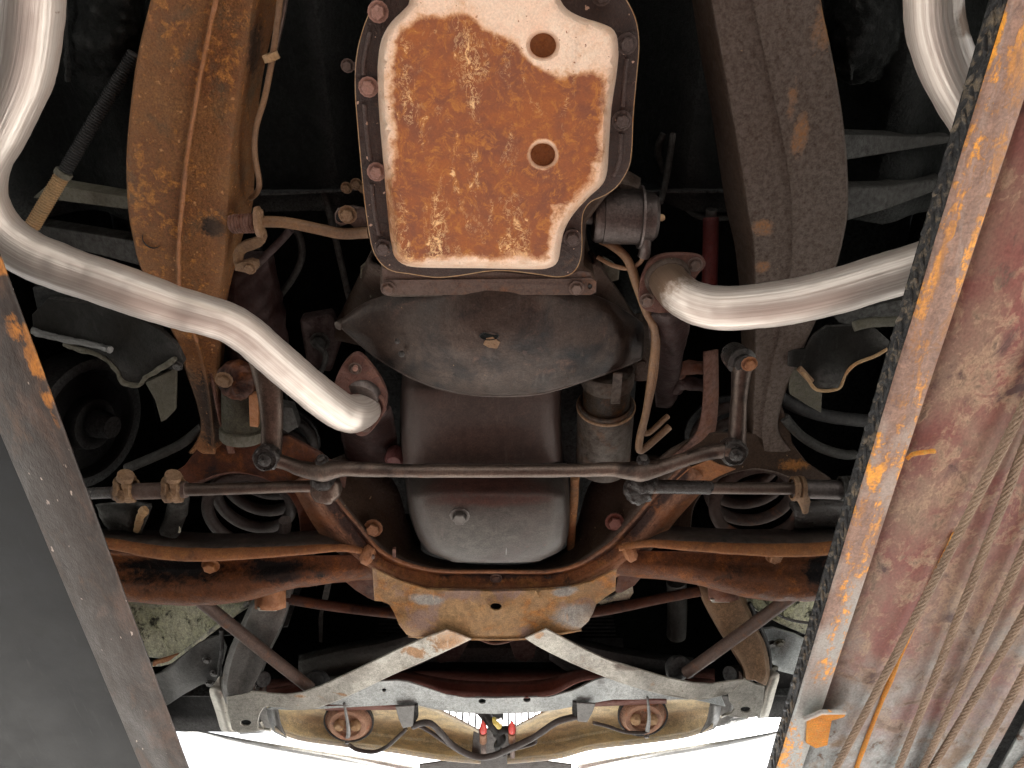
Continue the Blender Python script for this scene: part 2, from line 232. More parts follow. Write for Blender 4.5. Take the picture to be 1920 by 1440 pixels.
def mat_runway():
    m, t, b = NT('runway_maroon_rust'); v, w = coords(t, (1, .7, 1))
    g = N(t, 'ShaderNodeNewGeometry'); sx = N(t, 'ShaderNodeSeparateXYZ'); L(t, g.outputs['Position'], sx.inputs[0])
    n1 = nz(t, v, w, 7, 8, .62, .5); n2 = nz(t, v, w, 42, 9, .72, .6); n3 = nz(t, v, w, 330, 3, .6); n5 = nz(t, v, math_(t, 'ADD', w, 7.), 15, 7, .65, .8)
    front = ramp(t, math_(t, 'ADD', math_(t, 'MULTIPLY', sx.outputs[1], .5), math_(t, 'MULTIPLY', math_(t, 'SUBTRACT', n1, .5), .5)), .46, .62)   # bare zinc towards the front end
    c = mix(t, ramp(t, n1, .42, .58), (.21, .075, .062), (.25, .165, .12))
    c = mix(t, ramp(t, math_(t, 'ADD', math_(t, 'MULTIPLY', n2, .6), math_(t, 'MULTIPLY', n5, .4)), .49, .57), c, (.46, .32, .21))
    c = mix(t, ramp(t, n5, .54, .64), c, (.09, .045, .042))
    c = mix(t, math_(t, 'MULTIPLY', ramp(t, n2, .54, .62), .7), c, (.07, .045, .04))
    z = mix(t, ramp(t, n2, .4, .6), (.30, .33, .335), (.17, .185, .185))
    z = mix(t, ramp(t, n5, .52, .62), z, (.20, .14, .09))
    z = mix(t, ramp(t, n2, .58, .62), z, (.10, .06, .04))
    c = mix(t, front, c, z)
    c = mix(t, 1.0, c, ramp(t, n3, .3, .7, (.75, .75, .75, 1), (1.2, 1.2, 1.2, 1)), 'MULTIPLY')
    L(t, c, b.inputs['Base Color']); L(t, math_(t, 'MULTIPLY', front, .35), b.inputs['Metallic'])
    r = N(t, 'ShaderNodeMapRange'); r.inputs[3].default_value = .36; r.inputs[4].default_value = .7; L(t, n2, r.inputs[0]); L(t, r.outputs[0], b.inputs['Roughness'])
    bp = N(t, 'ShaderNodeBump'); bp.inputs['Strength'].default_value = .35; bp.inputs['Distance'].default_value = .002; L(t, n2, bp.inputs['Height']); L(t, bp.outputs[0], b.inputs['Normal'])
    MC['runway'] = m
    # flange: the same paint flaked to bright orange rust in long runs
    m, t, b = NT('runway_flange_rust'); v, w = coords(t, (1.6, .42, 1))
    g = N(t, 'ShaderNodeNewGeometry'); sx = N(t, 'ShaderNodeSeparateXYZ'); L(t, g.outputs['Position'], sx.inputs[0])
    n1 = nz(t, v, w, 16, 9, .68, .8); v2, w2 = coords(t); n2 = nz(t, v2, w2, 70, 9, .72, .8); n3 = nz(t, v2, w2, 330, 3, .6); n1b = nz(t, v, math_(t, 'ADD', w, 9.), 9, 7, .6, .8)
    front = ramp(t, math_(t, 'ADD', math_(t, 'MULTIPLY', sx.outputs[1], .5), math_(t, 'MULTIPLY', math_(t, 'SUBTRACT', n1b, .5), .4)), .40, .55)
    c = mix(t, ramp(t, n2, .4, .6), (.30, .18, .13), (.15, .09, .07))
    c = mix(t, ramp(t, n1b, .48, .58), c, (.32, .25, .21))
    c = mix(t, front, c, (.33, .35, .34))
    f1 = math_(t, 'ADD', math_(t, 'MULTIPLY', n1, .62), math_(t, 'MULTIPLY', n2, .38))
    c = mix(t, math_(t, 'MULTIPLY', ramp(t, f1, .50, .55), .8), c, (.30, .14, .055))
    c = mix(t, math_(t, 'MULTIPLY', ramp(t, f1, .52, .56), ramp(t, n1b, .42, .52)), c, (.80, .34, .03))
    c = mix(t, 1.0, c, ramp(t, n3, .3, .7, (.75, .75, .75, 1), (1.2, 1.2, 1.2, 1)), 'MULTIPLY')
    L(t, c, b.inputs['Base Color']); b.inputs['Roughness'].default_value = .55
    bp = N(t, 'ShaderNodeBump'); bp.inputs['Strength'].default_value = .8; bp.inputs['Distance'].default_value = .003; L(t, math_(t, 'ADD', f1, math_(t, 'MULTIPLY', n2, .4)), bp.inputs['Height']); L(t, bp.outputs[0], b.inputs['Normal'])
    MC['runway_flange'] = m
mat_runway()
def mat_ground():
    for nm, ca, cb, cd in (('pale_bounce_concrete', (.62, .60, .56), (.50, .49, .46), (.4, .38, .35)), ('dark_bounce_concrete', (.105, .05, .038), (.075, .04, .032), (.04, .025, .022))):  # unseen ground colours, set for the bounce light they send up
        m, t, b = NT(nm); v, w = coords(t)
        n1 = nz(t, v, w, .8, 8, .6, .3); n2 = nz(t, v, w, 14, 8, .7)
        c = mix(t, ramp(t, n1, .35, .65), ca, cb); c = mix(t, math_(t, 'MULTIPLY', ramp(t, n2, .45, .7), .4), c, cd)
        L(t, c, b.inputs['Base Color']); b.inputs['Roughness'].default_value = .7
        MC[nm] = m
mat_ground()
def M(n): return MC[n]

# ------------------------------------------------------------------ object bookkeeping
WPOS = {}; ROOTS = []; PAR = {}
def link_mesh(name, me, mats, parent=None, smooth=True, loc=None, rot=None):
    if loc is None:
        n = len(me.vertices); c = Vector((0, 0, 0))
        for vv in me.vertices: c += vv.co
        c /= max(n, 1)
        me.transform(Matrix.Translation(-c)); loc = c
    o = bpy.data.objects.new(name, me); C.objects.link(o)
    if mats is not None and not me.materials:
        for mm in (mats if isinstance(mats, (list, tuple)) else [mats]): me.materials.append(M(mm) if isinstance(mm, str) else mm)
    if smooth and not me.get('sm'):
        for p in me.polygons: p.use_smooth = True
        try: me.set_sharp_from_angle(angle=math.radians(38))
        except Exception: pass
        me['sm'] = 1
    o.location = loc; WPOS[o.name] = Vector(loc)
    if rot is not None: o.rotation_mode = 'QUATERNION'; o.rotation_quaternion = rot
    if parent is not None: PAR[o.name] = parent
    return o
def tag(o, label, cat, group=None, kind=None):
    if label: o['label'] = label
    if cat: o['category'] = cat
    if group: o['group'] = group
    if kind: o['kind'] = kind
    return o
def thing(name, label, cat, group=None):
    o = bpy.data.objects.new(name, None); C.objects.link(o); o.empty_display_size = .05
    ROOTS.append(o); WPOS[o.name] = None
    return tag(o, label, cat, group)
def finish():
    bpy.context.view_layer.update()
    for r in ROOTS:
        ks = [bpy.data.objects[k] for k, p in PAR.items() if p == r]
        if not ks: continue
        lo = Vector((1e9,) * 3); hi = Vector((-1e9,) * 3)
        for k in ks:
            for bc in k.bound_box:
                q = k.location + Vector(bc)
                for i in range(3): lo[i] = min(lo[i], q[i]); hi[i] = max(hi[i], q[i])
        r.location = ((lo.x + hi.x) / 2, (lo.y + hi.y) / 2, lo.z); WPOS[r.name] = Vector(r.location)
    for k, p in PAR.items():
        o = bpy.data.objects[k]; o.parent = p
        d = WPOS[k] - WPOS[p.name]
        if p.type == 'MESH' and p.rotation_mode == 'QUATERNION':
            q = p.rotation_quaternion.inverted(); d = q @ d
            if o.rotation_mode == 'QUATERNION': o.rotation_quaternion = q @ o.rotation_quaternion
            else: o.rotation_mode = 'QUATERNION'; o.rotation_quaternion = q
        o.location = d
def bm_mesh(bm, name):
    bmesh.ops.recalc_face_normals(bm, faces=bm.faces)
    me = bpy.data.meshes.new(name); bm.to_mesh(me); bm.free(); return me
def cr(pts, n=6, closed=False):
    """Catmull-Rom through vectors/tuples"""
    pts = [Vector(p) for p in pts]; out = []; m = len(pts)
    rng = range(m) if closed else range(m - 1)
    for i in rng:
        if closed: p0, p1, p2, p3 = pts[(i - 1) % m], pts[i], pts[(i + 1) % m], pts[(i + 2) % m]
        else: p0, p1, p2, p3 = pts[max(i - 1, 0)], pts[i], pts[i + 1], pts[min(i + 2, m - 1)]
        for k in range(n):
            t = k / n
            out.append(.5 * ((2 * p1) + (p2 - p0) * t + (2 * p0 - 5 * p1 + 4 * p2 - p3) * t * t + (3 * p1 - p0 - 3 * p2 + p3) * t ** 3))
    if not closed: out.append(pts[-1])
    return out
def tube_bm(bm, path, rad, seg=16, caps=True, uv=True, flat=None):
    """path world vectors; rad float or list; flat=(a,b) ellipse scale"""
    n = len(path); rads = rad if isinstance(rad, (list, tuple)) else [rad] * n
    uvl = bm.loops.layers.uv.verify() if uv else None
    tang = [(path[min(i + 1, n - 1)] - path[max(i - 1, 0)]).normalized() for i in range(n)]
    up = Vector((0, 0, 1)) if abs(tang[0].z) < .9 else Vector((0, 1, 0))
    u = (up - tang[0] * up.dot(tang[0])).normalized(); rings = []; s = 0; ss = []
    for i in range(n):
        if i: s += (path[i] - path[i - 1]).length; q = tang[i - 1].rotation_difference(tang[i]); u = q @ u; u = (u - tang[i] * u.dot(tang[i])).normalized()
        ss.append(s); v = tang[i].cross(u); fa, fb = flat or (1, 1)
        rings.append([bm.verts.new(path[i] + (u * math.cos(a) * fa + v * math.sin(a) * fb) * rads[i]) for a in [2 * math.pi * k / seg for k in range(seg)]])
    for i in range(n - 1):
        for k in range(seg):
            f = bm.faces.new((rings[i][k], rings[i][(k + 1) % seg], rings[i + 1][(k + 1) % seg], rings[i + 1][k]))
            if uvl:
                for lp, (a, b) in zip(f.loops, ((ss[i], k / seg), (ss[i], (k + 1) / seg), (ss[i + 1], (k + 1) / seg), (ss[i + 1], k / seg))): lp[uvl].uv = (a, b)
    if caps: bm.faces.new(rings[0][::-1]); bm.faces.new(rings[-1])
def tube(name, pts, r, mat, parent=None, seg=16, n=6, smooth=True, flat=None, caps=True, lump=0, world=False):
    """pts: (x,y,h) or (x,y,h,r)"""
    rr = [p[3] if len(p) > 3 else r for p in pts]
    wp = [Vector(p[:3]) if world else P(*p[:3]) for p in pts]
    if smooth and len(wp) > 2:
        q = cr([(*a, b) for a, b in zip(wp, rr)] if False else wp, n); rad = []
        m = len(wp)
        for i in range(len(q)):
            t = i / n; j = min(int(t), m - 2); f = t - j; rad.append(rr[j] * (1 - f) + rr[j + 1] * f)
    elif smooth and len(wp) == 2 and lump:
        K = 24; q = [wp[0].lerp(wp[1], i / K) for i in range(K + 1)]; rad = [rr[0] + (rr[1] - rr[0]) * i / K for i in range(K + 1)]
    else: q, rad = wp, rr
    bm = bmesh.new(); tube_bm(bm, q, rad, seg, caps, True, flat)
    if lump: lumpy(bm, lump)
    return link_mesh(name, bm_mesh(bm, name), mat, parent)
def lumpy(bm, a, s=60):
    bm.normal_update()
    for v in bm.verts: v.co += v.normal * a * (noise.noise(v.co * s) + .5 * noise.noise(v.co * s * 2.7))
def lathe_mesh(name, prof, seg=24):
    """prof: list of (r, z) along local -Z outwards"""
    bm = bmesh.new(); rings = []
    for r, z in prof:
        if r < 1e-6: rings.append([bm.verts.new((0, 0, z))])
        else: rings.append([bm.verts.new((r * math.cos(2 * math.pi * k / seg), r * math.sin(2 * math.pi * k / seg), z)) for k in range(seg)])
    for a, b in zip(rings, rings[1:]):
        if len(a) == 1 and len(b) == 1: continue
        for k in range(seg):
            k2 = (k + 1) % seg
            if len(a) == 1: bm.faces.new((a[0], b[k2], b[k]))
            elif len(b) == 1: bm.faces.new((a[k], a[k2], b[0]))
            else: bm.faces.new((a[k], a[k2], b[k2], b[k]))
    return bm
def orient(d): return Vector((0, 0, 1)).rotation_difference(Vector(d).normalized())
def lathe(name, p, axis, prof, mat, parent=None, seg=24, lump=0):
    bm = lathe_mesh(name, prof, seg)
    if lump: 
        bmesh.ops.subdivide_edges(bm, edges=bm.edges[:], cuts=1, use_grid_fill=True); lumpy(bm, lump, 90)
    return link_mesh(name, bm_mesh(bm, name), mat, parent, loc=p if isinstance(p, Vector) else P(*p), rot=orient(axis))
BOLT = {}
def bolt(p, r=.008, mat='rust_steel', parent=None, axis=(0, 0, -1), hgt=.7, washer=True, name='bolt', spin=None):
    key = (round(r, 4), mat, hgt, washer)
    if key not in BOLT:
        bm = bmesh.new(); rr = []
        for rad, z, six in ((r * 1.45, -.1 * r, 0), (r * 1.45, .18 * r, 0), (r * 1.0, .2 * r, 1), (r * 1.0, hgt * r, 1), (r * .86, hgt * r + .12 * r, 1)) if washer else ((r, -.3 * r, 1), (r, hgt * r, 1), (r * .86, hgt * r + .12 * r, 1)):
            S = 12
            ring = []
            for k in range(S):
                a = 2 * math.pi * k / S; q = rad
                if six and k % 2: q = rad * math.cos(math.pi / 6) 
                ring.append(bm.verts.new((q * math.cos(a), q * math.sin(a), z)))
            rr.append(ring)
        for a, b in zip(rr, rr[1:]):
            for k in range(12): bm.faces.new((a[k], a[(k + 1) % 12], b[(k + 1) % 12], b[k]))
        bm.faces.new(rr[-1]); BOLT[key] = bm_mesh(bm, 'bolt')
    q = orient(axis) @ Quaternion((0, 0, 1), rnd.random() * 6 if spin is None else spin)
    return link_mesh(name, BOLT[key], mat, parent, loc=p if isinstance(p, Vector) else P(*p), rot=q)
def spx(poly, n=4, closed=True):
    """smooth a closed pixel polygon"""
    return [(v.x, v.y) for v in cr([(a, b, 0) for a, b in poly], n, closed)]
def idw(ctrl, pw=2.5):
    def f(x, y):
        s = w = 0
        for a, b, h in ctrl:
            d = (x - a) ** 2 + (y - b) ** 2
            if d < 1: return h
            k = d ** (-pw / 2); s += h * k; w += k
        return s / w
    return f
def plate(name, outline, h, thick, mat, parent=None, holes=(), grid=0, extra=(), smooth_outline=0, bevel=.0015, attr=None, sm=True, up=None):
    """sheet whose underside follows the outline at height h(x,y); goes up by thick"""
    if smooth_outline: outline = spx(outline, smooth_outline)
    hf = h if callable(h) else (lambda x, y: h)
    pts = [Vector(p) for p in outline]; edges = []; n = len(pts); edges += [(i, (i + 1) % n) for i in range(n)]
    faces = [list(range(n))]
    polys = [outline]
    for hx, hy, ra, rb in holes:
        k0 = len(pts); S = 14; ring = [(hx + ra * math.cos(2 * math.pi * k / S), hy + rb * math.sin(2 * math.pi * k / S)) for k in range(S)]
        pts += [Vector(p) for p in ring]; edges += [(k0 + k, k0 + (k + 1) % S) for k in range(S)]
    def inside(x, y, poly):
        c = False; j = len(poly) - 1
        for i in range(len(poly)):
            xi, yi = poly[i]; xj, yj = poly[j]
            if (yi > y) != (yj > y) and x < (xj - xi) * (y - yi) / (yj - yi) + xi: c = not c
            j = i
        return c
    def near(x, y, d):
        for p in pts[:n]:
            if abs(p.x - x) < d and abs(p.y - y) < d: return True
        return False
    xs = [p[0] for p in outline]; ys = [p[1] for p in outline]
    if grid:
        y = min(ys) + grid / 2; row = 0
        while y < max(ys):
            x = min(xs) + (grid / 2 if row % 2 else grid)
            while x < max(xs):
                if inside(x, y, outline) and not near(x, y, grid * .35) and all(((x - a) / (ra + grid * .3)) ** 2 + ((y - b) / (rb + grid * .3)) ** 2 > 1 for a, b, ra, rb in holes): pts.append(Vector((x, y)))
                x += grid
            y += grid * .9; row += 1
    for e in extra: pts.append(Vector(e))
    vo, eo, fo, *_ = delaunay_2d_cdt(pts, edges, [], 0, 1e-4)
    bm = bmesh.new()
    al = bm.verts.layers.float.new('rust') if attr else None
    lo = [bm.verts.new(P(p.x, p.y, hf(p.x, p.y))) for p in vo]
    upv = Vector(up) if up else Vector((0, 0, 1))
    hi = [bm.verts.new(v.co + upv * thick) for v in lo]
    if attr:
        for p, a, b in zip(vo, lo, hi): a[al] = attr(p.x, p.y); b[al] = a[al]
    cnt = {}; keep = []
    for f in fo:
        cx = sum(vo[i].x for i in f) / 3; cy = sum(vo[i].y for i in f) / 3
        if not inside(cx, cy, outline) or any(((cx - a) / ra) ** 2 + ((cy - b) / rb) ** 2 < .93 for a, b, ra, rb in holes): continue
        keep.append(f)
        for i in range(3):
            e = (f[i], f[(i + 1) % 3]); cnt[tuple(sorted(e))] = cnt.get(tuple(sorted(e)), 0) + 1
    for f in keep:
        bm.faces.new([lo[i] for i in reversed(f)]); bm.faces.new([hi[i] for i in f])
    for f in keep:
        for i in range(3):
            a, b = f[i], f[(i + 1) % 3]
            if cnt[tuple(sorted((a, b)))] == 1: bm.faces.new((lo[a], lo[b], hi[b], hi[a]))
    bmesh.ops.delete(bm, geom=[v for v in bm.verts if not v.link_faces], context='VERTS')
    o = link_mesh(name, bm_mesh(bm, name), mat, parent, smooth=sm)
    if bevel:
        md = o.modifiers.new('bevel', 'BEVEL'); md.width = bevel; md.segments = 2; md.limit_method = 'ANGLE'; md.angle_limit = math.radians(50); md.harden_normals = False
    return o
def loft(name, rows, mat, parent=None, n=5, m=1, thick=.003, curve=True, bevel=.0, lump=0, cm=False):
    """rows: list of polylines of (x,y,h) (same count). n = subdivision along polylines, m = between rows"""
    R = []
    for r in rows:
        w = [P(*p) for p in r]; R.append(cr(w, n) if curve else w)
    if m > 1:
        cols = [cr([R[i][k] for i in range(len(R))], m) if cm else [R[i][k].lerp(R[i + 1][k], j / m) for i in range(len(R) - 1) for j in range(m)] + [R[-1][k]] for k in range(len(R[0]))]
        R = [[c[i] for c in cols] for i in range(len(cols[0]))]
    bm = bmesh.new(); V = [[bm.verts.new(p) for p in r] for r in R]
    for a, b in zip(V, V[1:]):
        for k in range(len(a) - 1): bm.faces.new((a[k], a[k + 1], b[k + 1], b[k]))
    if lump: lumpy(bm, lump, 40)
    o = link_mesh(name, bm_mesh(bm, name), mat, parent)
    if thick:
        md = o.modifiers.new('thickness', 'SOLIDIFY'); md.thickness = thick; md.offset = 0
    return o
def boxm(name, lo, hi, mat, parent=None, bevel=.004):
    bm = bmesh.new(); bmesh.ops.create_cube(bm, size=1)
    for v in bm.verts: v.co = Vector([lo[i] + (v.co[i] + .5) * (hi[i] - lo[i]) for i in range(3)])
    o = link_mesh(name, bm_mesh(bm, name), mat, parent)
    if bevel:
        md = o.modifiers.new('bevel', 'BEVEL'); md.width = bevel; md.segments = 2
    return o
Z = CAMZ
# ================================================================== SETTING
g = boxm('ground', (-40, -40, -.2), (40, 60, 0), 'pale_bounce_concrete', bevel=0); tag(g, None, None, kind='structure')  # unseen ground, kept pale to bounce light in from around the car
g = boxm('dark_bounce_floor', (-2.0, -2.3, .0), (2.1, 2.7, .02), 'dark_bounce_concrete', bevel=0); tag(g, None, None, kind='structure')  # unseen dark slab, sized and darkened to cut bounce light under the car
# ================================================================== BODY SHELL (dark, above everything)
t = thing('car_underbody', 'black undercoated floor and engine bay shell of the car, above all running gear', 'car body')
# floor pan with tunnel, engine bay roof, inner fenders, firewall
def ZH(h): return Z + h
def sheet(name, mat, vs, fs, parent, thick=.004, sub=0, lump=0, ls=14):
    bm = bmesh.new(); V = [bm.verts.new(v) for v in vs]
    for f in fs: bm.faces.new([V[i] for i in f])
    if sub: bmesh.ops.subdivide_edges(bm, edges=bm.edges[:], cuts=sub, use_grid_fill=True)
    if lump:
        bm.normal_update()
        for v in bm.verts: v.co += v.normal * lump * (noise.noise(v.co * ls) + .6 * noise.noise(v.co * ls * 3))
    o = link_mesh(name, bm_mesh(bm, name), mat, parent)
    if thick: md = o.modifiers.new('thickness', 'SOLIDIFY'); md.thickness = thick; md.offset = 0
    return o
def floor_prof(x):
    ax = abs(x)
    if ax < .17: return 1.50
    if ax < .27: return 1.50 - (ax - .17) / .10 * .26
    if ax < .45: return 1.24
    return 1.22 + .03 * math.sin(ax * 30)
xs = [-.95 + i * .025 for i in range(77)]; ys = [-3.2 + j * .2 for j in range(15)] + [-.2 + j * .03 for j in range(23)]
vs = [Vector((x, y, ZH(floor_prof(x) - .012 * (1 if int((y + 10) / .09) % 2 and abs(x) > .45 else 0)))) for y in ys for x in xs]
nx = len(xs); fs = [(j * nx + i, j * nx + i + 1, (j + 1) * nx + i + 1, (j + 1) * nx + i) for j in range(len(ys) - 1) for i in range(nx - 1)]
o = sheet('floor_pan', 'undercoat', vs, fs, t, lump=.006)
yF = .42
sheet('firewall', 'black_coat', [(-.95, yF, ZH(1.22)), (.95, yF, ZH(1.22)), (.95, yF + .16, ZH(1.85)), (-.95, yF + .16, ZH(1.85))], [(0, 1, 2, 3)], t, sub=12, lump=.01)
sheet('hood', 'black_coat', [(-.95, yF + .1, ZH(1.84)), (.95, yF + .1, ZH(1.84)), (.95, 2.05, ZH(1.66)), (-.95, 2.05, ZH(1.66))], [(0, 1, 2, 3)], t, sub=6, lump=.01)
sheet('sky_block_panel', 'black_coat', [(-.95, 1.60, ZH(1.175)), (.95, 1.60, ZH(1.175)), (.95, 1.64, ZH(1.85)), (-.95, 1.64, ZH(1.85))], [(0, 1, 2, 3)], t, sub=10, lump=.003)  # added black sheet that blocks sky leaking in around the radiator
for s in (-1, 1):
    sheet('inner_fender', 'black_coat', [(s * .50, yF, ZH(1.5)), (s * .50, 1.55, ZH(1.46)), (s * .62, 1.55, ZH(1.85)), (s * .62, yF, ZH(1.85))], [(0, 1, 2, 3)], t, sub=8, lump=.01)
    sheet('fender', 'black_coat', [(s * .95, -.3, ZH(1.05)), (s * .95, 1.9, ZH(1.05)), (s * .95, 1.9, ZH(1.86)), (s * .95, -.3, ZH(1.86))], [(0, 1, 2, 3)], t, sub=6, lump=.004)
    sheet('rocker', 'black_coat', [(s * .95, -3.2, ZH(1.05)), (s * .95, -.3, ZH(1.05)), (s * .95, -.3, ZH(1.3)), (s * .95, -3.2, ZH(1.3))], [(0, 1, 2, 3)], t)
    # wheel house wall ahead of the wheel
    sheet('splash_wall', 'black_coat', [(s * .50, 1.42, ZH(1.22)), (s * .95, 1.42, ZH(1.16)), (s * .95, 1.46, ZH(1.7)), (s * .50, 1.46, ZH(1.7))], [(0, 1, 2, 3)], t, sub=6, lump=.008)

# undercoating lumps on the wheel tubs
for x0_, x1_, s_ in ((118, 262, 0), (1556, 1690, 1)):
    o = loft('wheel_tub', [[(x0_ - 20, -60, 1.2), (x0_ + 40, -60, 1.16), (x1_ - 30, -60, 1.16), (x1_ + 10, -60, 1.2)], [(x0_ - 10, 20, 1.2), (x0_ + 40, 20, 1.15), (x1_ - 30, 20, 1.15), (x1_ + 10, 20, 1.2)], [(x0_, 90, 1.2), (x0_ + 40, 100, 1.15), (x1_ - 35, 100, 1.16), (x1_, 90, 1.2)], [(x0_ + 6, 140, 1.23), (x0_ + 42, 152, 1.2), (x1_ - 50, 150, 1.2), (x1_ - 20, 120, 1.24)]], 'undercoat', t, n=12, m=12, cm=True, lump=.007)
    tube('tub_seam', [(x0_ + (4 if not s_ else 40), -60, 1.16), (x0_ + (6 if not s_ else 42), 60, 1.155), (x0_ + (10 if not s_ else 40), 150, 1.17)], .003, 'undercoat', t, seg=8, lump=.003)
# ================================================================== LIFT
Xr0, Xr1 = .4325, .472
def runway_right():
    t = thing('lift_runway', 'rusty maroon lift runway with cables along its underside, at the right edge', 'lift runway', 'lift runways under the car')
    y0, y1 = -1.6, 2.9
    def strip(name, pts, mat, thick, ny=90, wob=0, par=t):
        bm = bmesh.new(); R = []
        for j in range(ny + 1):
            y = y0 + (y1 - y0) * j / ny
            R.append([bm.verts.new((x + wob * noise.noise(Vector((x, y * 18, 1))), y, ZH(h) + wob * noise.noise(Vector((x * 9, y * 25, 5))))) for x, h in pts])
        for a, b in zip(R, R[1:]):
            for k in range(len(pts) - 1): bm.faces.new((a[k], a[k + 1], b[k + 1], b[k]))
        o = link_mesh(name, bm_mesh(bm, name), mat, par); md = o.modifiers.new('thickness', 'SOLIDIFY'); md.thickness = thick; md.offset = 0
        return o
    strip('bottom_flange', [(Xr0, .77), (Xr0 + .002, .768), ((Xr0 + Xr1) / 2, .768), (Xr1, .770)], 'runway_flange', .006, 120, .0008)
    web = strip('web_plate', [(Xr1 - .006, .7765), (Xr1 + .1, .779), (Xr1 + .2, .779), (Xr1 + .31, .779)], 'runway', .004, 40)
    wall = strip('side_wall', [(Xr0 + .001, .775), (Xr0 + .0005, .786), (Xr0, .796)], 'tread_strip', .004, 60, .001)
    # outer edge beam and dark gap
    strip('outer_beam', [(Xr1 + .33, .775), (Xr1 + .45, .775)], 'runway', .006, 10)
    strip('tread_plate', [(Xr0, .799), (Xr0 + .55, .799)], 'black_coat', .006, 4)
    # raised tread studs on the inner wall
    sm = bmesh.new(); bmesh.ops.create_uvsphere(sm, u_segments=8, v_segments=5, radius=1); me = bm_mesh(sm, 'tread_stud')
    for v in me.vertices: v.co = Vector((v.co.x * .0025, v.co.y * .011, v.co.z * .0035))
    k = 0; y = .05
    while y < 1.7:
        for zz in (.7815, .791):
            if rnd.random() < .92:
                o = link_mesh('tread_stud', me, 'tread_strip', wall, loc=Vector((Xr0 - .002, y + (.012 if zz > .79 else 0), ZH(zz + rnd.uniform(-.001, .001)))), rot=Quaternion((1, 0, 0), (.6 if (k % 2) else -.6)))
            k += 1
        y += .021
        if k > 285: break
    # weld seam between flange and web
    tube('weld_seam', [(Xr1, y0 + (y1 - y0) * j / 60, ZH(.7705) + .001 * noise.noise(Vector((j * 3.1, 0, 0)))) for j in range(61)], .0022, 'runway', t, seg=6, n=1, world=True)
    # bent stop tab
    tab = plate('stop_tab', [(1514, 1350), (1536, 1338), (1588, 1336), (1584, 1345), (1560, 1352), (1552, 1398), (1530, 1404), (1512, 1394)], .762, .005, 'orange_flake', t)
    loft('tab_fin', [[(1508, 1352, .762), (1540, 1338, .762), (1587, 1337, .762)], [(1506, 1347, .742), (1538, 1333, .742), (1584, 1333, .745)]], 'runway_flange', tab, thick=.004, curve=False)
    # long rusty scar rail on the web
    tube('scar_rail', [(1790, 1000, .775), (1700, 1200, .775), (1620, 1400, .775), (1600, 1460, .775)], .0035, 'orange_flake', web, seg=8, lump=.0015)
    tube('weld_scar', [(1700, 860, .767), (1712, 852, .766), (1735, 848, .766), (1752, 846, .767)], .003, 'orange_flake', web, seg=8, lump=.002)
runway_right()
def runway_left():
    t = thing('lift_runway', 'dark painted lift runway with a smooth grey web, at the left edge', 'lift runway', 'lift runways under the car')
    y0, y1 = -1.6, 2.9; x0, x1 = -.527, -.602
    def strip(name, pts, mat, thick, ny=60, wob=0):
        bm = bmesh.new(); R = []
        for j in range(ny + 1):
            y = y0 + (y1 - y0) * j / ny
            R.append([bm.verts.new((x + wob * noise.noise(Vector((x, y * 14, 1))), y, ZH(h))) for x, h in pts])
        for a, b in zip(R, R[1:]):
            for k in range(len(pts) - 1): bm.faces.new((a[k], a[k + 1], b[k + 1], b[k]))
        o = link_mesh(name, bm_mesh(bm, name), mat, t); md = o.modifiers.new('thickness', 'SOLIDIFY'); md.thickness = thick; md.offset = 0
        md = o.modifiers.new('bevel', 'BEVEL'); md.width = .0015; md.segments = 2; md.limit_method = 'ANGLE'
    strip('bottom_flange', [(x0, .77), (x0 - .004, .768), (x1, .768)], 'runway_paint_left', .006, 100, .0006)
    strip('web_plate', [(x1 + .004, .782), (x1 - .02, .79), (x1 - .5, .80)], 'runway_web_left', .003, 20)
    strip('side_wall', [(x0 - .062, .775), (x0 - .062, .812)], 'runway_paint_left', .004, 20)
    strip('tread_plate', [(x0 - .055, .816), (x0 - .6, .816)], 'black_coat', .006, 4)
    strip('edge_lip', [(x1 + .001, .774), (x1 + .0035, .786)], 'grey_sheet', .003, 40)
runway_left()
# wire ropes
def rope(pts, label, r=.0055, off=0):
    a, b = P(*pts[0]), P(*pts[1]); d = (b - a); Ln = d.length; d.normalize()
    u = d.cross(Vector((0, 0, 1))).normalized(); v = d.cross(u)
    bm = bmesh.new(); turns = Ln / .062; nseg = int(turns * 9)
    for s in range(6):
        path = []
        for i in range(nseg + 1):
            k = i / nseg; an = 2 * math.pi * (k * turns + s / 6) + off
            sag = .003 * math.sin(math.pi * k)
            path.append(a + d * (Ln * k) + (u * math.cos(an) + v * math.sin(an)) * r * .70 - Vector((0, 0, sag)))
        tube_bm(bm, path, r * .37, 6, True, False)
    o = link_mesh('wire_rope', bm_mesh(bm, 'wire_rope'), 'rope_steel')
    tag(o, label, 'wire rope', 'wire ropes along the right runway')
rope([(2030, 545, .765), (1545, 1482, .762)], 'wire rope nearest the runway flange, leftmost of those under the right runway')
rope([(2010, 605, .768), (1660, 1500, .766)], 'second wire rope from the runway flange, darker with grease')
rope([(2060, 720, .768), (1712, 1478, .766)], 'third wire rope from the flange, left one of a close pair')
rope([(2080, 875, .768), (1732, 1465, .766)], 'fourth wire rope from the flange, right one of the close pair')
rope([(2060, 1000, .768), (1790, 1495, .766)], 'thick tan wire rope crossing the dark outer gap of the runway')
rope([(2060, 1262, .768), (1870, 1480, .766)], 'short length of wire rope in the bottom right corner')

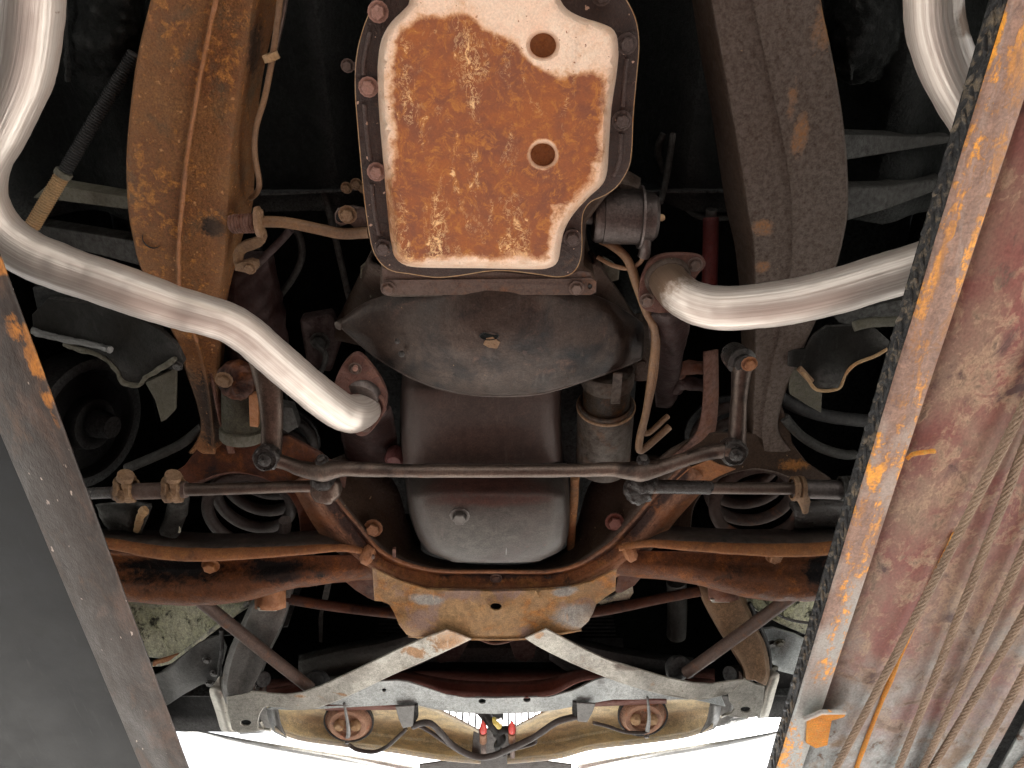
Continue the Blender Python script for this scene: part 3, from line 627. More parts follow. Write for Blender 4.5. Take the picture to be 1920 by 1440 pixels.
# ================================================================== FRAME RAILS
def rail(side):
    left = side < 0
    t = thing('frame_rail', 'thick tan rusted chassis rail with a raised centre seam, left of the transmission' if left else 'dark brown chassis rail with few rust patches, right of the transmission', 'chassis rail', 'chassis frame rails')
    mat = 'frame_rust' if left else 'frame_dark'
    if left:
        st = [(-60, 298, 418, 492, 545, 1.09), (0, 286, 405, 475, 524, 1.09), (100, 262, 384, 462, 498, 1.09), (200, 248, 366, 446, 482, 1.085), (300, 240, 350, 432, 476, 1.08), (390, 243, 341, 428, 470, 1.08), (450, 253, 336, 424, 450, 1.085), (500, 266, 335, 420, 438, 1.09), (560, 296, 340, 410, 428, 1.10), (640, 333, 370, 408, 420, 1.12), (700, 352, 385, 408, 416, 1.13), (760, 372, 395, 412, 420, 1.14), (810, 378, 400, 416, 424, 1.145), (850, 355, 400, 440, 460, 1.15)]
    else:
        st = [(-60, 1540, 1405, 1320, 1285, 1.09), (0, 1536, 1418, 1333, 1300, 1.09), (100, 1556, 1440, 1352, 1316, 1.09), (200, 1574, 1462, 1370, 1335, 1.085), (300, 1585, 1482, 1388, 1350, 1.08), (390, 1587, 1492, 1402, 1364, 1.08), (450, 1578, 1492, 1412, 1378, 1.085), (500, 1565, 1490, 1415, 1385, 1.09), (560, 1545, 1480, 1415, 1390, 1.10), (640, 1510, 1465, 1415, 1392, 1.12), (700, 1485, 1450, 1415, 1395, 1.13), (760, 1463, 1440, 1412, 1392, 1.14), (810, 1458, 1435, 1410, 1388, 1.145), (850, 1490, 1440, 1395, 1370, 1.15)]
    rows = []
    for y, a, mth, b, c, h in st:
        rows.append([(a + (12 if left else -12), y, h + .09), (a, y, h + (.012 if left else .005)), (a + (3 if left else -3), y, h + (.002 if left else .001)), (mth - 4, y, h - .002), (mth, y, h - (.008 if left else .0)), (mth + 4, y, h + .001), (b - 3 * side * -1, y, h + .003), (b, y, h + .008), (c, y, h + .075), (c, y, h + .12)])
    # transposed loft: rows along the rail
    cols = list(zip(*rows))
    loft('rail_bottom', [list(c) for c in cols], mat, t, n=6, m=1, thick=.004, curve=True)
    if left:
        for (x, y, ra, rb) in ((284, 450, 15, 5), (322, 358, 4, 11)):
            lathe('hole_shade_cup', (x, y, 1.0825 if y > 400 else 1.079), (0, 0, -1), [(.0, -.006), (.8 * ra * .0009, -.006), (ra * .0009, .0)], 'black_coat', t, seg=14)  # black cup paints the shade inside a hole; the rail is uncut
        # centre weld seam
        tube('weld_seam', [(m_, y, h - .0095) for y, a, m_, b, c, h in st[:10]], .0025, 'rust_orange', t, seg=8, lump=.0015)
    else:
        lathe('hole_shade_cup', (1504, 350, 1.079), (0, 0, -1), [(.0, -.006), (.004, -.006), (.006, .0)], 'black_coat', t, seg=12)  # black stand-in for the shade of the right rail's hole
    return t
rail(-1); rail(1)
# body mount arms between rail and rocker
def arm(name, pts, label, mat='dim_bracket'):
    o = plate(name, pts[0], pts[1], .03, mat, None, bevel=.003); return tag(o, label, 'body mount arm', 'body mount arms outboard of the rails')
arm('mount_arm', ([(90, 345), (250, 372), (248, 395), (120, 378), (60, 372)], idw([(70, 360, 1.16), (250, 380, 1.12)])), 'thin tan rusty arm running left from the tan chassis rail', 'olive_steel')
arm('mount_arm', ([(60, 420), (255, 452), (268, 500), (150, 470), (40, 470)], idw([(70, 430, 1.2), (250, 460, 1.14)])), 'dim bar behind the bend of the left exhaust pipe', 'dim_bracket')
arm('mount_arm', ([(1578, 252), (1700, 255), (1790, 258), (1780, 268), (1700, 282), (1582, 302)], idw([(1580, 270, 1.12), (1780, 260, 1.2)])), 'upper of two dark grey arms right of the dark chassis rail', 'dim_bracket')
arm('mount_arm', ([(1582, 352), (1660, 350), (1770, 335), (1770, 352), (1665, 392), (1588, 415)], idw([(1580, 380, 1.12), (1780, 345, 1.2)])), 'lower of two dark grey arms right of the dark chassis rail', 'dim_bracket')

# ================================================================== TRANSMISSION
tr = thing('transmission', 'automatic transmission with a rust-covered white oil pan, top centre', 'transmission')
body = [(770, -60), (768, 0), (757, 18), (733, 42), (716, 72), (709, 110), (708, 160), (713, 240), (720, 320), (727, 400), (734, 460), (742, 484), (762, 498), (800, 502), (900, 503), (1000, 505), (1030, 502), (1046, 490), (1052, 460), (1060, 428), (1078, 398), (1106, 368), (1130, 345), (1139, 318), (1142, 270), (1147, 200), (1156, 140), (1160, 90), (1152, 58), (1128, 44), (1090, 32), (1062, 16), (1048, -10), (1044, -60)]
def inset(poly, d):
    n = len(poly); out = []
    A = sum(poly[i][0] * poly[(i + 1) % n][1] - poly[(i + 1) % n][0] * poly[i][1] for i in range(n)); s = 1 if A > 0 else -1
    for i in range(n):
        p0 = Vector(poly[i - 1]); p1 = Vector(poly[i]); p2 = Vector(poly[(i + 1) % n])
        e = (p2 - p0).normalized(); nn = Vector((-e.y, e.x)) * s
        out.append(tuple(p1 + nn * d))
    return out
bs = spx(body, 3)
r1, r2, r3, r4 = inset(bs, 3.5), inset(bs, 7), inset(bs, 12), inset(bs, 18)
dim = [(1018, 85, 29), (1018, 290, 27)]
extra = list(r1) + list(r2) + list(r3) + list(r4)
for a, b, r in dim:
    for q in (1.3, 1.12, 1.0, .93, .8, .4): extra += [(a + r * q * math.cos(2 * math.pi * k / 24), b + r * q * .93 * math.sin(2 * math.pi * k / 24)) for k in range(24)]
def polydist(x, y, poly):
    d = 1e9
    for i in range(len(poly)):
        a = Vector(poly[i]); b = Vector(poly[(i + 1) % len(poly)]); ab = b - a; t_ = max(0, min(1, (Vector((x, y)) - a).dot(ab) / max(ab.length_squared, 1e-9)))
        d = min(d, (Vector((x, y)) - a - ab * t_).length)
    return d
HP = .975
def panh(x, y):
    d = polydist(x, y, bs)
    k = max(0, 1 - d / 17); h = HP + .040 * k ** 2.6
    for a, b, r in dim:
        q = math.hypot(x - a, (y - b) / .93) / r
        if q < .8: h += .02
        elif q < 1.12: h += .02 * (1 - (q - .8) / .32) ** 1.0
    return h + .0006 * noise.noise(Vector((x / 60, y / 60, 0)))
def panrust(x, y):
    d = polydist(x, y, bs)
    v = min(1, max(0, (d - 6) / 42)) * 1.25
    if x < 800 and y > 290: v = min(1.25, v + .45 * min(1, (y - 290) / 60))
    # the rear (top) end and the right-hand corner kept their paint
    ks = [(700, 60), (770, 34), (880, 30), (905, 58), (960, 74), (1000, 118), (1050, 150), (1090, 140), (1150, 128), (1200, 128)]
    edge = 60
    for (xa, ya), (xb, yb) in zip(ks, ks[1:]):
        if xa <= x <= xb: edge = ya + (yb - ya) * (x - xa) / (xb - xa)
    v *= max(0, min(1, (y - edge) / 34 + .35)) if y < edge + 34 else 1
    if x < 745 and y < 260: v *= .55
    for a, b, r in dim:
        q = math.hypot(x - a, y - b) / r
        rr_ = 1.7 if b < 200 else 1.35
        if q < rr_: v *= max(0, (q - 1) / (rr_ - 1)) if q > 1 else 0
        if q < .8: v = .5
    if y > 475: v *= max(0, min(1, (505 - y) / 26 + .15))
    if x > 1030 and y > 380: v *= .35
    if x > 1100 and 300 < y <= 380: v *= .6
    return v
pan_ = plate('oil_pan', bs, panh, .03, 'pan', tr, grid=13, extra=[e for e in extra if True], bevel=0, attr=panrust)
for a, b, r in dim:
    lathe('dimple_cup', (a, b, HP + .0185), (0, 0, -1), [(0, .001), (r * .00058, .001), (r * .00064, 0), (r * .00064, -.002)], 'rust_orange', pan_, seg=20)
fl = [(742, -60), (722, -25), (698, 15), (680, 60), (669, 110), (667, 170), (672, 240), (678, 310), (685, 380), (692, 430), (700, 468), (714, 492), (735, 507), (765, 512), (815, 519), (860, 516), (930, 506), (1000, 512), (1040, 518), (1066, 515), (1082, 500), (1090, 470), (1090, 420), (1094, 395), (1108, 377), (1132, 366), (1155, 350), (1174, 322), (1183, 290), (1186, 220), (1192, 150), (1197, 90), (1193, 45), (1178, 8), (1150, -30), (1110, -60)]
def flh(x, y): return 1.016 + .0012 * noise.noise(Vector((x / 14, y / 30, 2)))
pfl = plate('pan_flange', spx(fl, 3), flh, .005, 'flange_oily', tr, grid=14, bevel=.001)
fs_ = spx(fl, 3); 
tube('gasket_edge', [(x, y, 1.0175) for x, y in fs_[6:-4]], .0012, 'rust_tan', pfl, seg=6, n=1)
for i, (x, y) in enumerate([(709, 22), (691, 163), (706, 322), (719, 464), (1175, 82), (1166, 226), (1073, 446), (1128, -10)]):
    bolt((x, y, 1.013), .0085, 'copper_stud' if i in (0, 1, 2) else 'flange_oily', pfl, name='pan_bolt')
# ribs pressed along the flange
for pts in ([(694, 60), (683, 110), (682, 140)], [(683, 195), (688, 250), (694, 300)], [(697, 345), (703, 400), (711, 440)], [(1175, 110), (1170, 160), (1167, 200)], [(1164, 250), (1161, 300), (1150, 330)]):
    tube('flange_rib', [(x, y, 1.0165) for x, y in pts], .0028, 'flange_oily', pfl, seg=8)
# case above the pan
caseo = [(700, -80), (690, 100), (694, 250), (706, 400), (714, 470), (712, 540), (730, 560), (1110, 556), (1118, 520), (1095, 500), (1100, 420), (1130, 380), (1175, 330), (1178, 100), (1170, -80)]
plate('case', caseo, 1.024, .22, 'frame_dark', tr, bevel=.006)
loft('bellhousing', [[(700, 470, 1.10), (640, 590, 1.22), (610, 640, 1.35)], [(712, 500, 1.06), (690, 570, 1.12), (650, 640, 1.2)], [(900, 520, 1.06), (900, 600, 1.10), (900, 690, 1.14)], [(1100, 500, 1.06), (1160, 590, 1.12), (1190, 670, 1.2)], [(1105, 470, 1.10), (1180, 590, 1.22), (1230, 640, 1.35)]], 'frame_dark', tr, n=5, m=4, cm=True, thick=.006)
# support bracket plate with bolts
plate('brace_plate', [(716, 500), (718, 548), (800, 552), (1000, 552), (1100, 551), (1118, 549), (1119, 528), (1112, 522), (1108, 512), (1086, 508), (1040, 520), (930, 508), (830, 520), (740, 510)], 1.022, .004, 'rust_steel', tr)
bst = plate('brace_strip', [(722, 525), (1110, 522), (1118, 528), (1118, 548), (1108, 553), (724, 553), (716, 547)], idw([(720, 540, 1.019), (1118, 540, 1.019)]), .0025, 'rust_steel', tr, holes=[(1106, 537, 4, 5)])
for x, y in ((728, 541), (1081, 540)): bolt((x, y, 1.017), .0075, 'rust_steel', bst)
lathe('hole_shade_cup', (1106, 537, 1.018), (0, 0, -1), [(0, -.001), (.003, -.001), (.003, 0)], 'black_coat', bst, seg=10)  # black disc, the strip hole's shade put into its colour
for x, y in ((652, 123),):
    bolt((x, y, 1.06), .006, 'rust_steel', tr)
tube('side_lever', [(650, 123, 1.07), (680, 125, 1.06)], .005, 'rust_steel', tr, smooth=False)

# torque converter cover
cv = thing('converter_cover', 'dark curved sheet-metal torque converter cover with a small oval hole', 'dust cover')
rowsc = [
 [(632, 606, 1.085), (690, 565, 1.075), (760, 545, 1.055), (840, 530, 1.035), (925, 524, 1.03), (1010, 530, 1.035), (1090, 546, 1.055), (1150, 570, 1.075), (1205, 606, 1.10)],
 [(634, 608, 1.080), (694, 585, 1.062), (765, 575, 1.040), (845, 568, 1.020), (925, 565, 1.014), (1010, 568, 1.020), (1092, 578, 1.040), (1155, 596, 1.062), (1206, 622, 1.095)],
 [(637, 611, 1.078), (700, 625, 1.055), (775, 635, 1.032), (850, 635, 1.012), (925, 635, 1.005), (1015, 635, 1.012), (1098, 635, 1.032), (1160, 638, 1.056), (1206, 645, 1.09)],
 [(640, 613, 1.078), (706, 655, 1.060), (785, 685, 1.036), (855, 700, 1.020), (930, 705, 1.014), (1018, 700, 1.020), (1100, 680, 1.038), (1158, 668, 1.06), (1204, 662, 1.09)],
 [(642, 615, 1.080), (710, 672, 1.066), (790, 716, 1.046), (860, 736, 1.034), (940, 742, 1.028), (1020, 736, 1.034), (1100, 712, 1.050), (1156, 692, 1.07), (1202, 672, 1.095)]]
cvs = loft('cover_sheet', rowsc, 'sheet_dark', cv, n=6, m=6, cm=True, thick=.003, lump=.0012)
tube('rolled_edge', rowsc[4], .0022, 'sheet_dark', cvs, seg=8)
lathe('oval_hole_shade', (917, 630, 1.0035), (0, -.2, -1), [(0, -.0), (.012, -.0), (.0135, .0012), (.0145, .0)], 'black_coat', cvs, seg=20).scale = (1, .45, 1)  # rimmed black disc painting the dark inside an oval hole
plate('rust_flake', [(912, 634), (924, 632), (938, 642), (932, 654), (916, 652), (906, 646)], 1.0025, .002, 'tan_clamp', cvs, bevel=.0005)
for gx, gy, gr in ((883, 634, .006), (877, 645, .0075), (868, 657, .009), (862, 668, .005), (925, 572, .008), (938, 574, .004), (862, 694, .006), (852, 700, .004), (905, 560, .004), (744, 640, .004), (752, 664, .005)):
    lathe('grease_drip', (gx, gy, 1.0065 + abs(gx - 925) * .0001 + abs(gy - 635) * .00012), (0, 0, -1), [(0, -.003), (gr, -.003), (gr * .9, .0006), (gr * .5, .0018), (0, .0024)], 'grease', cvs, seg=14, lump=.0016)
lathe('cover_stud', (640, 607, 1.083), (-.6, 0, -1), [(0, -.006), (.007, -.005), (.007, .008), (.0, .010)], 'sheet_dark', cvs, seg=12)

# ================================================================== ENGINE
en = thing('engine', 'engine block with a two-level grey oil pan and hex drain plug, centre', 'engine')
# two-level oil pan: shallow part, step, deep sump
def prow(y, xl, xr, h, rad=.016, top=1.24):
    dx = (xr - xl)
    return [(xl - 6, y, top), (xl - 3, y, h + .05), (xl + 2, y, h + rad), (xl + 12, y, h + .005), (xl + 34, y, h), (xl + dx * .5, y, h - .001), (xr - 34, y, h), (xr - 12, y, h + .005), (xr - 2, y, h + rad), (xr + 3, y, h + .05), (xr + 6, y, top)]
R_ = [prow(690, 762, 1048, 1.125), prow(720, 760, 1048, 1.10), prow(740, 758, 1046, 1.088), prow(790, 757, 1046, 1.083), prow(840, 758, 1048, 1.082), prow(872, 760, 1050, 1.084)]
loft('shallow_pan', [list(r) for r in zip(*R_)], 'sump_brown', en, n=4, thick=.003)
S_ = [prow(868, 764, 1056, 1.085, .012), prow(888, 765, 1058, 1.060), prow(905, 767, 1060, 1.030), prow(922, 769, 1061, 1.008), prow(936, 770, 1062, .998), prow(960, 774, 1063, .994), prow(990, 783, 1061, .994), prow(1015, 795, 1056, .996), prow(1035, 812, 1040, 1.000)]
S_.append([(850, 1046, 1.2), (850, 1050, 1.05), (850, 1052, 1.02), (860, 1053, 1.012), (880, 1053, 1.006), (930, 1054, 1.004), (980, 1053, 1.006), (1000, 1052, 1.012), (1012, 1050, 1.02), (1012, 1048, 1.05), (1012, 1044, 1.2)])
dsm = loft('deep_sump', [list(r) for r in zip(*S_)], 'sump_paint', en, n=4, thick=.003)
o = bolt((862, 966, .993), .0115, 'sump_paint', dsm, hgt=1.0, name='drain_plug', spin=.5)
lathe('plug_boss', (864, 963, .996), (0, 0, -1), [(0, -.001), (.017, -.001), (.015, .003), (0, .003)], 'sump_paint', dsm, seg=20)
tube('scrape_line', [(950, 952, .9935), (950, 1000, .9935), (949, 1040, .9985)], .0009, 'grey_sheet', dsm, seg=6)
for i in range(16):
    x, y = 965 + rnd.random() * 55, 1000 + rnd.random() * 26
    lathe('rust_pit', (x, y, .9952), (0, 0, -1), [(0, -.001), (.0015 + rnd.random() * .002, -.0004), (.003, -.002)], 'oxide_red', dsm, seg=8)
# block mass and reinforcing side
boxm('block', (-.19, .66, ZH(1.20)), (.14, 1.32, ZH(1.62)), 'black_coat', en, .03)
boxm('cylinder_bank', (-.30, .70, ZH(1.38)), (.26, 1.25, ZH(1.65)), 'black_coat', en, .04)
tube('dipstick_tube', [(1078, 895, 1.10), (1076, 940, 1.10), (1072, 985, 1.12), (1070, 1030, 1.14)], .008, 'frame_rust', en, seg=12)
# starter motor
stt = thing('starter_motor', 'tan and brown starter motor cylinder with a clamp band, right of the oil pan', 'starter motor')
a = P(1140, 690, 1.10); b = P(1130, 872, 1.13); ax = (b - a)
pr = [(.0, 0), (.040, .0), (.043, .004), (.043, .028), (.039, .03), (.039, ax.length * .36), (.0475, ax.length * .37), (.0475, ax.length * .98), (.04, ax.length), (0, ax.length)]
lathe('motor_body', a, ax, pr, 'starter_tan', stt, seg=36)
lathe('clamp_band', a + ax * .33, ax, [(.041, 0), (.0415, 0), (.046, .001), (.046, .012), (.041, .0125)], 'starter_tan', stt, seg=36)
lathe('lip_ring', a + ax * .365, ax, [(.047, -.002), (.0495, -.001), (.0495, .002), (.047, .003)], 'tan_clamp', stt, seg=36)
plate('band_tab', [(1150, 700), (1168, 700), (1163, 758), (1145, 758)], 1.058, .004, 'starter_tan', stt)
bolt((1203, 680, 1.10), .006, 'frame_dark', stt); tube('solenoid', [(1200, 600, 1.16), (1196, 700, 1.15)], .03, 'frame_dark', stt, seg=20, smooth=False)
# vacuum modulator canister
vm = thing('vacuum_modulator', 'small brown metal canister beside the right edge of the transmission pan', 'canister')
a = P(1096, 405, 1.06); b = P(1234, 408, 1.06); ax = b - a; q = ax.length
lathe('canister', a, ax, [(0, 0), (.012, 0), (.012, q * .1), (.033, q * .12), (.036, q * .16), (.036, q * .24), (.0375, q * .25), (.0375, q * .73), (.043, q * .74), (.043, q * .77), (.034, q * .78), (.033, q * .93), (.028, q * .98), (0, q * .98)], 'fuel_metal', vm, seg=36)
lathe('nipple', b, ax, [(.0, -.004), (.005, -.003), (.005, .006), (.003, .009), (0, .009)], 'rust_tan', vm, seg=10)
tube('outlet_hose', [(1210, 440, 1.045), (1209, 470, 1.045), (1206, 482, 1.045)], .0085, 'fuel_metal', vm, seg=12)
tube('outlet_wire', [(1207, 478, 1.045), (1200, 492, 1.05), (1180, 503, 1.05), (1150, 498, 1.05), (1120, 482, 1.06)], .0032, 'cream_line', vm, seg=8)
loft('back_dome', [[(1130, 330, 1.14), (1165, 318, 1.12), (1200, 335, 1.14)], [(1130, 350, 1.1), (1165, 345, 1.09), (1200, 355, 1.1)], [(1130, 372, 1.12), (1165, 372, 1.1), (1205, 372, 1.12)]], 'frame_dark', vm, m=3, cm=True)
# cooler lines
cl = thing('cooler_lines', 'bent rusty steel fluid lines dropping beside the starter motor', 'fluid line')
tube('line', [(1128, 450, 1.07), (1150, 462, 1.06), (1176, 486, 1.05), (1192, 530, 1.045), (1210, 580, 1.045), (1228, 625, 1.045), (1222, 700, 1.05), (1212, 770, 1.055), (1200, 820, 1.06), (1199, 843, 1.06), (1212, 838, 1.065), (1255, 800, 1.09)], .0062, 'cream_line', cl, seg=12, n=8)
tube('line', [(1150, 455, 1.08), (1182, 492, 1.06), (1200, 540, 1.055), (1222, 588, 1.055), (1232, 620, 1.055), (1228, 700, 1.06), (1216, 760, 1.065), (1207, 800, 1.07), (1215, 812, 1.07), (1252, 780, 1.10)], .0048, 'cream_line', cl, seg=12, n=8)
plate('line_clip', [(1216, 560), (1236, 575), (1240, 600), (1226, 596)], 1.05, .004, 'frame_dark', cl)

# ================================================================== EXHAUST
def exhaust_left():
    t = thing('exhaust_pipe', 'bare metal exhaust pipe snaking from the left edge to a pink-brown flange', 'exhaust pipe', 'bare metal exhaust pipes')
    K = .0305
    pts = [(62, -220, .95, .033), (60, -60, .945, .033), (56, 30, .94, .033), (40, 130, .935, .033), (0, 225, .93, .032), (-36, 300, .93, .031), (-38, 370, .93, .030), (-4, 432, .925, .0295), (50, 474, .92, .0295), (110, 500, .92, .0295), (155, 516, .92, .0285), (200, 531, .92, .0292), (265, 554, .92, .029), (330, 576, .925, .0275), (380, 590, .925, .0262), (425, 604, .93, .0262), (462, 626, .935, .0265), (497, 656, .94, .0265), (555, 706, .955, .0270), (600, 743, .975, .0278), (638, 770, .995, .0285), (662, 776, 1.01, .029), (680, 766, 1.045, .029), (684, 754, 1.08, .029)]
    tube('pipe', pts, K, 'pipe', t, seg=40, n=10, lump=.0007)
    fo = [(666, 664), (684, 672), (712, 708), (726, 742), (722, 770), (700, 805), (682, 818), (664, 812), (640, 780), (628, 735), (630, 710), (646, 680)]
    hf = idw([(666, 664, 1.045), (726, 742, 1.05), (628, 735, 1.025), (682, 818, 1.03)])
    fl_ = plate('flange', spx(fo, 3), hf, .009, 'flange_pink', t, bevel=.002)
    lathe('weld_bead', (684, 762, 1.040), (.15, .1, -1), [(.0285, -.004), (.0325, -.003), (.0335, .001), (.031, .004), (.028, .004)], 'flange_pink', t, seg=36, lump=.0012)
    lathe('collar', (676, 738, 1.045), (-.1, .3, -1), [(0, .010), (.020, .010), (.028, .008), (.031, .002), (.031, -.005)], 'fuel_metal', t, seg=30)
    bolt((666, 691, 1.037), .007, 'rust_steel', fl_, name='flange_bolt'); lathe('stud_tip', (666, 691, 1.031), (0, 0, -1), [(.004, -.004), (.004, .002), (0, .003)], 'copper_stud', fl_, seg=10)
    bolt((683, 800, 1.028), .007, 'rust_steel', fl_, name='flange_bolt')
def exhaust_right():
    t = thing('exhaust_pipe', 'bare metal exhaust pipe curving from a rusty flange to behind the right runway', 'exhaust pipe', 'bare metal exhaust pipes')
    K = .0295
    pts = [(1246, 508, 1.06, K * .9), (1258, 534, 1.015, K * .92), (1290, 562, .985, K * .96), (1340, 577, .965), (1400, 576, .95), (1480, 566, .94), (1560, 548, .93), (1640, 524, .925), (1720, 500, .92), (1800, 474, .92), (1870, 440, .92), (1905, 390, .925), (1895, 330, .93), (1862, 270, .935), (1822, 205, .94), (1780, 130, .94), (1756, 60, .945), (1750, 0, .95), (1750, -120, .95), (1750, -220, .95)]
    tube('pipe', pts, K, 'pipe', t, seg=40, n=10, lump=.0007)
    fo = [(1222, 488), (1250, 478), (1300, 478), (1320, 486), (1322, 500), (1305, 520), (1292, 560), (1270, 585), (1220, 585), (1200, 570), (1200, 535), (1210, 505)]
    hf = idw([(1222, 488, 1.04), (1320, 490, 1.045), (1292, 560, 1.03), (1200, 560, 1.03)])
    fl_ = plate('flange', spx(fo, 3), hf, .009, 'flange_pink', t, bevel=.002)
    lathe('collar', (1252, 523, 1.035), (.1, .2, -1), [(0, .006), (.024, .006), (.031, .005), (.033, 0), (.033, -.005)], 'frame_dark', t, seg=30)
    bolt((1303, 496, 1.037), .0075, 'rust_steel', fl_, name='flange_bolt')
    bolt((1213, 563, 1.025), .0075, 'rust_steel', fl_, name='flange_bolt')
exhaust_left(); exhaust_right()
# manifolds
mf = thing('exhaust_manifold', 'dark red rusted cast manifold above the right exhaust flange', 'exhaust manifold', 'cast exhaust manifolds')
loft('casting', [[(1215, 585, 1.05), (1222, 640, 1.08), (1225, 700, 1.14), (1230, 760, 1.2)], [(1250, 588, 1.03), (1262, 640, 1.06), (1262, 700, 1.12), (1255, 760, 1.2)], [(1288, 580, 1.05), (1288, 610, 1.07), (1275, 670, 1.13), (1265, 740, 1.2)]], 'dark_oxide', mf, n=5, m=5, cm=True, lump=.003, thick=.01)
mf = thing('exhaust_manifold', 'dark red rusted cast manifold behind the left exhaust flange', 'exhaust manifold', 'cast exhaust manifolds')
loft('casting', [[(640, 760, 1.10), (640, 800, 1.14), (650, 850, 1.18), (660, 880, 1.2)], [(680, 790, 1.08), (690, 820, 1.12), (700, 850, 1.15), (720, 880, 1.17)], [(730, 760, 1.10), (740, 800, 1.14), (745, 850, 1.18), (750, 880, 1.2)]], 'dark_oxide', mf, n=5, m=5, cm=True, lump=.003, thick=.01)
lathe('sensor_cap', (742, 848, 1.15), (0, 0, -1), [(0, 0), (.016, 0), (.018, .02), (.012, .03), (0, .03)], 'dark_red', mf, seg=14)
# ================================================================== STEERING
st = thing('center_link', 'long greasy steering centre link crossing below the oil pan, with joints at both ends', 'steering link')
tube('bar', [(500, 858, .995, .012), (535, 868, .995, .011), (570, 880, .99, .0125), (605, 884, .985, .0165), (640, 879, .98, .0125), (700, 881, .978, .011), (780, 883, .976, .0105), (930, 883, .976, .0105), (1080, 882, .976, .0105), (1150, 880, .978, .0115), (1200, 884, .985, .0165), (1240, 876, .99, .0125), (1290, 860, .992, .011), (1340, 846, .995, .012), (1375, 845, .995, .014)], .011, 'linkage', st, seg=18, n=6, lump=.0008)
for x, y in ((605, 862), (1205, 862)):
    lathe('stud_nut', (x, y + 6, .992), (0, -.7, -.25), [(.0, -.004), (.011, -.004), (.011, .008), (.006, .010), (.006, .017), (0, .018)], 'grease', st, seg=8, lump=.0015)
for x, y in ((500, 858), (1376, 848)):
    lathe('ball_joint', (x, y, .992), (0, -.35, -1), [(0, -.028), (.017, -.026), (.0205, -.012), (.021, .004), (.0175, .010), (.016, .008), (.011, .008), (.010, .014), (.004, .016), (.003, .021), (0, .022)], 'grease', st, seg=28, lump=.0018)
def arm_link(name, pts, label, cat, cap):
    t = thing(name, label, cat)
    tube('arm', pts, .015, 'linkage', t, seg=18, lump=.0008)
    x, y, h = cap
    lathe('pivot', (x, y, h), (.1, -.2, -1), [(0, -.04), (.020, -.04), (.022, -.01), (.0225, .0), (.016, .003), (.015, .002), (.0145, .010), (.009, .013), (.007, .013), (.007, .020), (0, .021)], 'grease', t, seg=28, lump=.0012)
    return t
t = arm_link('idler_arm', [(1380, 850, 1.01, .016), (1383, 800, 1.02, .0135), (1386, 745, 1.035, .0125), (1390, 700, 1.05, .015), (1392, 682, 1.06, .019)], 'idler arm standing on the right end of the steering link', 'idler arm', (1392, 680, 1.055))
bolt((1405, 682, 1.032), .0085, 'rust_orange', t, name='pivot_nut')
t = thing('pitman_arm', 'tapered grey pitman arm above the left end of the steering link', 'pitman arm')
tube('arm', [(508, 850, 1.01, .0165), (510, 800, 1.02, .017), (507, 745, 1.035, .0195), (500, 700, 1.05, .022), (495, 675, 1.06, .024)], .02, 'linkage', t, seg=20, flat=(.6, 1.0))
# steering gear
t = thing('steering_gear', 'pale grey cylinder and dark red housing of the steering gear beside the tan rail', 'steering gear')
lathe('gear_cylinder', (455, 823, 1.13), (P(452, 690, 1.16) - P(455, 823, 1.13)), [(0, 0), (.036, 0), (.0385, .004), (.0385, .02), (.034, .024), (.034, .10), (.03, .11), (0, .11)], 'olive_steel', t, seg=30)
lathe('gear_boss', (440, 716, 1.11), (-.2, -.3, -1), [(0, -.05), (.03, -.05), (.034, -.02), (.032, .0), (.02, .008), (0, .010)], 'rust_red', t, seg=20, lump=.004)
tube('gear_housing', [(470, 480, 1.2, .035), (475, 560, 1.19, .045), (485, 640, 1.18, .05), (480, 700, 1.18, .04)], .04, 'dark_oxide', t, seg=18, lump=.006)
plate('gear_bracket', [(466, 740), (484, 738), (484, 802), (468, 800)], 1.10, .01, 'rust_orange', t)
bolt((420, 712, 1.10), .01, 'tan_clamp', t)
plate('gear_foot', [(523, 760), (548, 765), (560, 800), (540, 812), (522, 800)], 1.12, .02, 'dim_bracket', t)
# tie rods
def tierod_left():
    t = thing('tie_rod', 'left tie rod with two tan lumpy adjuster clamps', 'tie rod', 'steering tie rods')
    tube('rod', [(625, 912, 1.0, .011), (560, 912, 1.0, .0095), (450, 916, 1.0, .0095), (345, 918, 1.0, .0105)], .0095, 'linkage', t, seg=16)
    tube('sleeve', [(350, 918, 1.0), (300, 920, 1.0), (215, 923, 1.0)], .0135, 'rust_steel', t, seg=18, smooth=False)
    tube('outer_end', [(220, 923, 1.0), (150, 926, 1.0)], .0095, 'grease', t, seg=14, smooth=False)
    for x in (236, 325):
        lathe('clamp', (x, 917, 1.0), (1, -.03, .05), [(.0135, -.014), (.021, -.013), (.0225, -.004), (.018, 0), (.0225, .004), (.021, .013), (.0135, .014)], 'tan_clamp', t, seg=24, lump=.0025)
        tube('clamp_ear', [(x - 2, 898, 1.0), (x, 890, 1.0)], .013, 'tan_clamp', t, seg=12, smooth=False)
        lathe('clamp_bolt', (x - 6, 928, .985), (-.3, -.3, -1), [(0, -.01), (.010, -.01), (.010, .006), (.006, .009), (0, .011)], 'tan_clamp', t, seg=12, lump=.0015)
    lathe('ball_end', (611, 916, .998), (.1, -.6, -1), [(0, -.03), (.02, -.028), (.0245, -.01), (.0245, .006), (.021, .014), (.012, .017), (0, .018)], 'linkage', t, seg=28, lump=.0018)
    lathe('grease_boot', (606, 898, .998), (0, -1, -.2), [(0, -.012), (.018, -.01), (.021, 0), (.016, .008), (0, .010)], 'grease', t, seg=24, lump=.003)
